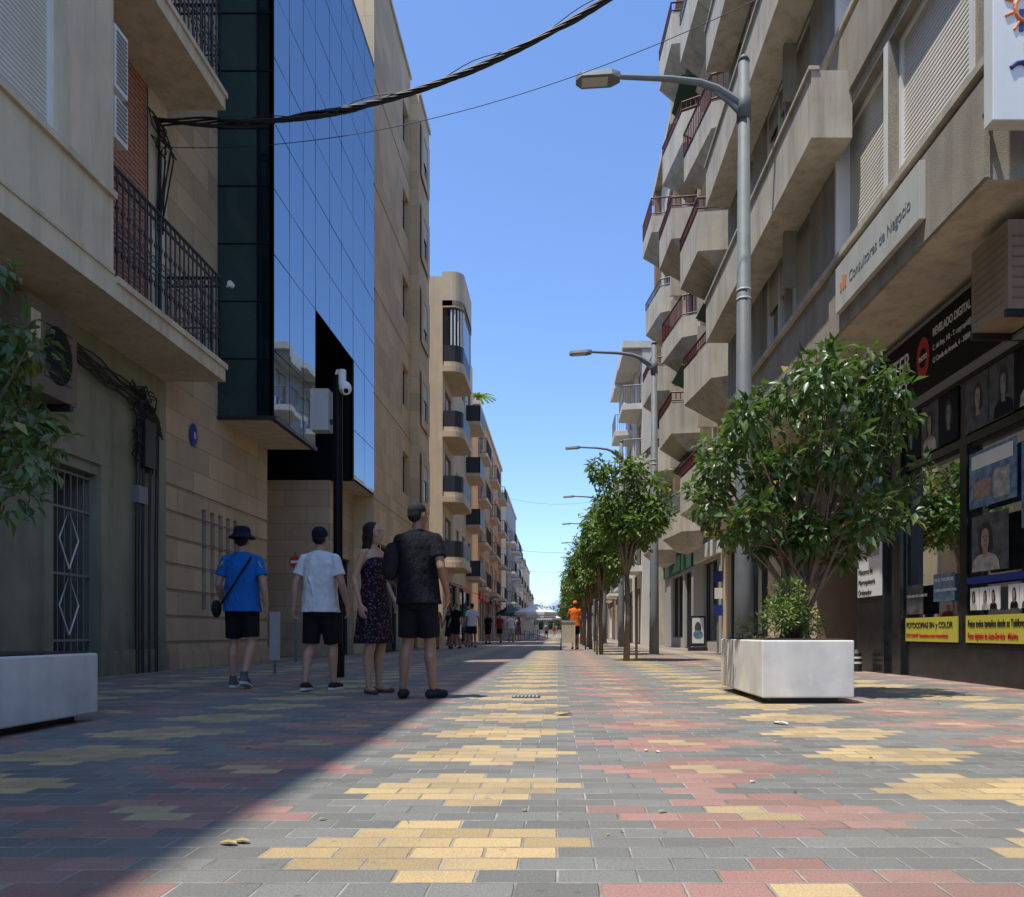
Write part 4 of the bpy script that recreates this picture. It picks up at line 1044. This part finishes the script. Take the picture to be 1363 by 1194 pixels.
    if o.get('sole'):
        b=B()
        for s,(kn,an,toe) in zip((-1,1),legs):
            ft=Vector(toe)-Vector((an[0],an[1],0)); ft.z=0; ft.normalize(); a=Vector(an); sd=Vector((ft.y,-ft.x,0)); hz=a.z-.09; tz=toe[2]-.028
            ring=[(-.08,-.025),(-.08,.025),(-.03,.042),(.07,.046),(.15,.042),(.185,.02),(.185,-.02),(.15,-.042),(.07,-.046),(-.03,-.042)]
            vs=[];
            for dz in(0,.026):
                for u,v in ring:
                    p=a+ft*u+sd*v; t=max(0,min(1,(u+.05)/.2)); vs.append((p.x,p.y,hz*(1-t)+tz*t+dz))
            n=len(ring); b.mesh(vs,[tuple(range(n)),tuple(range(n,2*n))]+[(i,(i+1)%n,(i+1)%n+n,i+n) for i in range(n)],m_sole)
        b.obj('soles',P_,bevel=.005)
    return P_
ST=[((-.10,.015,.48),(-.115,-.02,.095),(-.14,.16,.03)),((.10,.015,.48),(.115,-.02,.095),(.14,.16,.03))]
WA=[((-.10,.06,.48),(-.10,.02,.095),(-.12,.2,.03)),((.10,-.02,.49),(.09,-.27,.155),(.10,-.1,.035))]
WB=[((-.10,.0,.48),(-.10,-.14,.11),(-.12,.05,.03)),((.10,.10,.49),(.11,.10,.095),(.13,.3,.03))]
AW=[((-.24,-.07,1.13),(-.27,-.03,.88),(0,.1,-1)),((.24,.0,1.13),(.25,.13,.90),(0,.3,-1))]
c_blue=clothM('shirt_blue',(.015,.13,.42)); c_white=clothM('shirt_white',(.66,.66,.67)); c_blk=clothM('shorts_black',(.012,.012,.014)); c_navy=clothM('hat_navy',(.012,.014,.03))
c_pat=clothM('shirt_pattern',(.008,.009,.012),(60,.20,(.07,.08,.10),(.02,.025,.03))); c_flo=clothM('dress_floral',(.012,.010,.016),(36,.34,(.24,.09,.12),(.04,.035,.06)))
c_shoe=clothM('shoe_dark',(.03,.03,.035)); c_shoeg=clothM('shoe_grey',(.12,.12,.12)); c_or=clothM('shirt_orange',(.75,.16,.02)); c_red=clothM('shirt_red',(.35,.03,.03)); c_cream=clothM('shirt_cream',(.5,.42,.3)); c_teal=clothM('shirt_teal',(.03,.15,.15)); c_yl=clothM('trim',(.35,.40,.05)); c_sandal=clothM('sandal_brown',(.14,.075,.045))

p=person('man',(-3.44,8.2,0),math.radians(8),1.72,WA,[((-.24,-.03,1.13),(-.235,.13,.94),(.1,.4,-1)),((.235,-.06,1.13),(.255,-.01,.885),(0,.12,-1))],dict(skin=m_skin,hair=m_hair,hat='bucket',hatm=c_navy,top=c_blue,bot=c_blk,shoe=c_shoeg,sole=1,belly=.02,sock=1))
b=B(); b.caps([(.11,-.105,1.40),(.03,-.152,1.25),(-.12,-.150,1.0),(-.205,-.08,.9)],[.010]*4,m_bag,8); b.caps([(.11,-.105,1.40),(.10,.02,1.455),(-.0,.135,1.28)],[.010]*3,m_bag,8); b.obj('bag_strap',p,smooth=True)
b=B(); b.ell((-.25,-.06,.86),(.045,.11,.10),m_bag); remesh(b.obj('shoulder_bag',p),.012,3)
b=B(); b.caps([(.185,-.062,1.37),(.222,-.072,1.30)],[.010,.008],c_yl,8); b.caps([(-.185,-.062,1.37),(-.222,-.072,1.30)],[.010,.008],c_yl,8); b.obj('shirt_trim',p,smooth=True)
person('man',(-2.45,7.75,0),math.radians(-6),1.68,WB,[((-.24,-.07,1.13),(-.262,-.05,.89),(0,.1,-1)),((.24,.0,1.13),(.25,.12,.91),(0,.3,-1))],dict(skin=m_skin,hair=m_hair,hat='cap',hatm=c_navy,top=c_white,bot=c_blk,shoe=c_shoe,sole=1,belly=.03,short=.95),hy=math.radians(10))
person('woman',(-1.82,7.45,0),math.radians(-118),1.70,[((-.085,.02,.48),(-.09,-.02,.095),(-.13,.16,.03)),((.085,.03,.48),(.10,.02,.095),(.16,.18,.03))],[((-.215,-.05,1.14),(-.20,.10,.93),(.15,.5,-1)),((.215,-.06,1.14),(.22,.02,.89),(0,.2,-1))],dict(skin=m_skin,hair=m_hair,long=1,top=c_flo,dress=1,shoe=c_sandal,flat=1),hy=math.radians(8),female=True)
p=person('man',(-1.27,6.85,0),math.radians(-12),1.79,[((-.10,.015,.48),(-.13,-.03,.095),(-.17,.14,.03)),((.10,.03,.48),(.13,.01,.095),(.20,.16,.03))],[((-.24,-.02,1.12),(-.225,.13,.94),(.1,.4,-1)),((.24,-.07,1.14),(.25,.06,.92),(-.1,.35,-1))],dict(skin=m_skint,hair=m_hairg,top=c_pat,bot=c_blk,shoe=c_shoe,belly=.025,short=.85),hy=math.radians(-20))
b=B(); b.ell((-.215,-.08,1.20),(.075,.075,.17),m_bag); b.ell((-.215,-.11,1.12),(.065,.055,.09),m_bag); remesh(b.obj('backpack',p),.010,3)
b=B(); b.caps([(-.15,-.08,1.385),(-.14,.03,1.455),(-.16,.10,1.32)],[.014]*3,m_bag,8); b.obj('backpack_strap',p,smooth=True)

random.seed(4)
tops=[c_red,c_white,c_pat,c_cream,c_teal,c_white,c_blue,c_cream,c_red,c_pat,c_white,c_teal,c_cream,c_white,c_red,c_white]
spots=[(-4.55,28,0),(-4.1,28.5,1),(-3.75,27.7,0),(-4.3,30.8,1),(-3.7,31.5,0),(-3.35,29.5,0),(-4.35,26.5,0),(-3.9,42,1),(-3.3,43,0),(-3.6,39,0),(-2.9,47,0),(-2.7,52,1),(-3.6,58,0),(-1.2,80,0),(-.4,95,0)]
for k,(x,y,f) in enumerate(spots):
    dr= (k%5==1)
    person('pedestrian',(x,y,0),random.choice([0,3.14,.5,2.6,1.2]),1.55+.25*random.random(),random.choice([WA,WB,ST]),AW,dict(skin=m_skint,hair=m_hair,long=dr,top=tops[k] if not dr else c_flo,dress=dr,bot=random.choice([c_blk,c_navy,c_cream]),shoe=c_shoe),vox=.018,lod=True,female=dr)
person('street_cleaner',(.62,26.6,0),math.radians(5),1.72,WB,[((-.25,.08,1.14),(-.2,.3,1.02),(.0,1,-.2)),((.25,.08,1.14),(.2,.3,1.02),(0,1,-.2))],dict(skin=m_skint,hair=m_hair,hat='cap',hatm=c_or,top=c_or,bot=c_blk,shoe=c_shoe),vox=.015,lod=True)
b=B(); b.box(.15,.6,25.3,25.9,.25,.95,m_creamslab); b.box(.13,.62,25.28,25.92,.95,1.0,m_box)
for s in(.12,.63): b.tube([(s-.02,25.6,.2),(s+.02,25.6,.2)],.2,m_dark,16)
b.tube([(.2,25.9,.8),(.2,26.3,1.02),(.55,26.3,1.02),(.55,25.9,.8)],.015,m_galv,6); b.tube([(.15,25.35,.3),(.1,25.3,1.5)],.014,m_bark,6); b.box(.0,.2,25.26,25.34,1.42,1.55,m_bark)
b.obj('cleaning_cart')

# ------------------------------------------------------------ light & camera
sv=Vector((-.25,-.20,.95)).normalized()
el=math.asin(sv.z); az=math.atan2(sv.x,sv.y)
w=bpy.data.worlds.new('World'); scene.world=w; w.use_nodes=True
nt=w.node_tree; bg=nt.nodes['Background']; sky=nt.nodes.new('ShaderNodeTexSky'); sky.sky_type='NISHITA'; sky.sun_disc=False
sky.sun_elevation=el; sky.sun_rotation=az%(2*math.pi); sky.air_density=1.0; sky.dust_density=.7; sky.ozone_density=1.2
tint=nt.nodes.new('ShaderNodeMix'); tint.data_type='RGBA'; tint.blend_type='MULTIPLY'; tint.inputs[0].default_value=1; tint.inputs[7].default_value=(1.20,1.44,1.80,1)
nt.links.new(sky.outputs[0],tint.inputs[6]); nt.links.new(tint.outputs[2],bg.inputs[0]); bg.inputs[1].default_value=.145
sl=bpy.data.lights.new('sun','SUN'); sl.energy=5.0; sl.angle=math.radians(.53); sl.color=(1,.955,.88)
so=bpy.data.objects.new('sun',sl); COL.objects.link(so); so.rotation_euler=sv.to_track_quat('Z','Y').to_euler()
cam=bpy.data.cameras.new('camera'); co=bpy.data.objects.new('camera',cam); COL.objects.link(co)
co.location=(0,0,.6); co.rotation_euler=(math.pi/2,0,0); cam.sensor_width=36; cam.lens=36*1000/1363
cam.shift_x=-60.5/1363; cam.shift_y=245/1363; cam.clip_start=.05; cam.clip_end=6000
scene.camera=co
scene.view_settings.view_transform='Standard'; scene.view_settings.look='None'; scene.view_settings.exposure=0
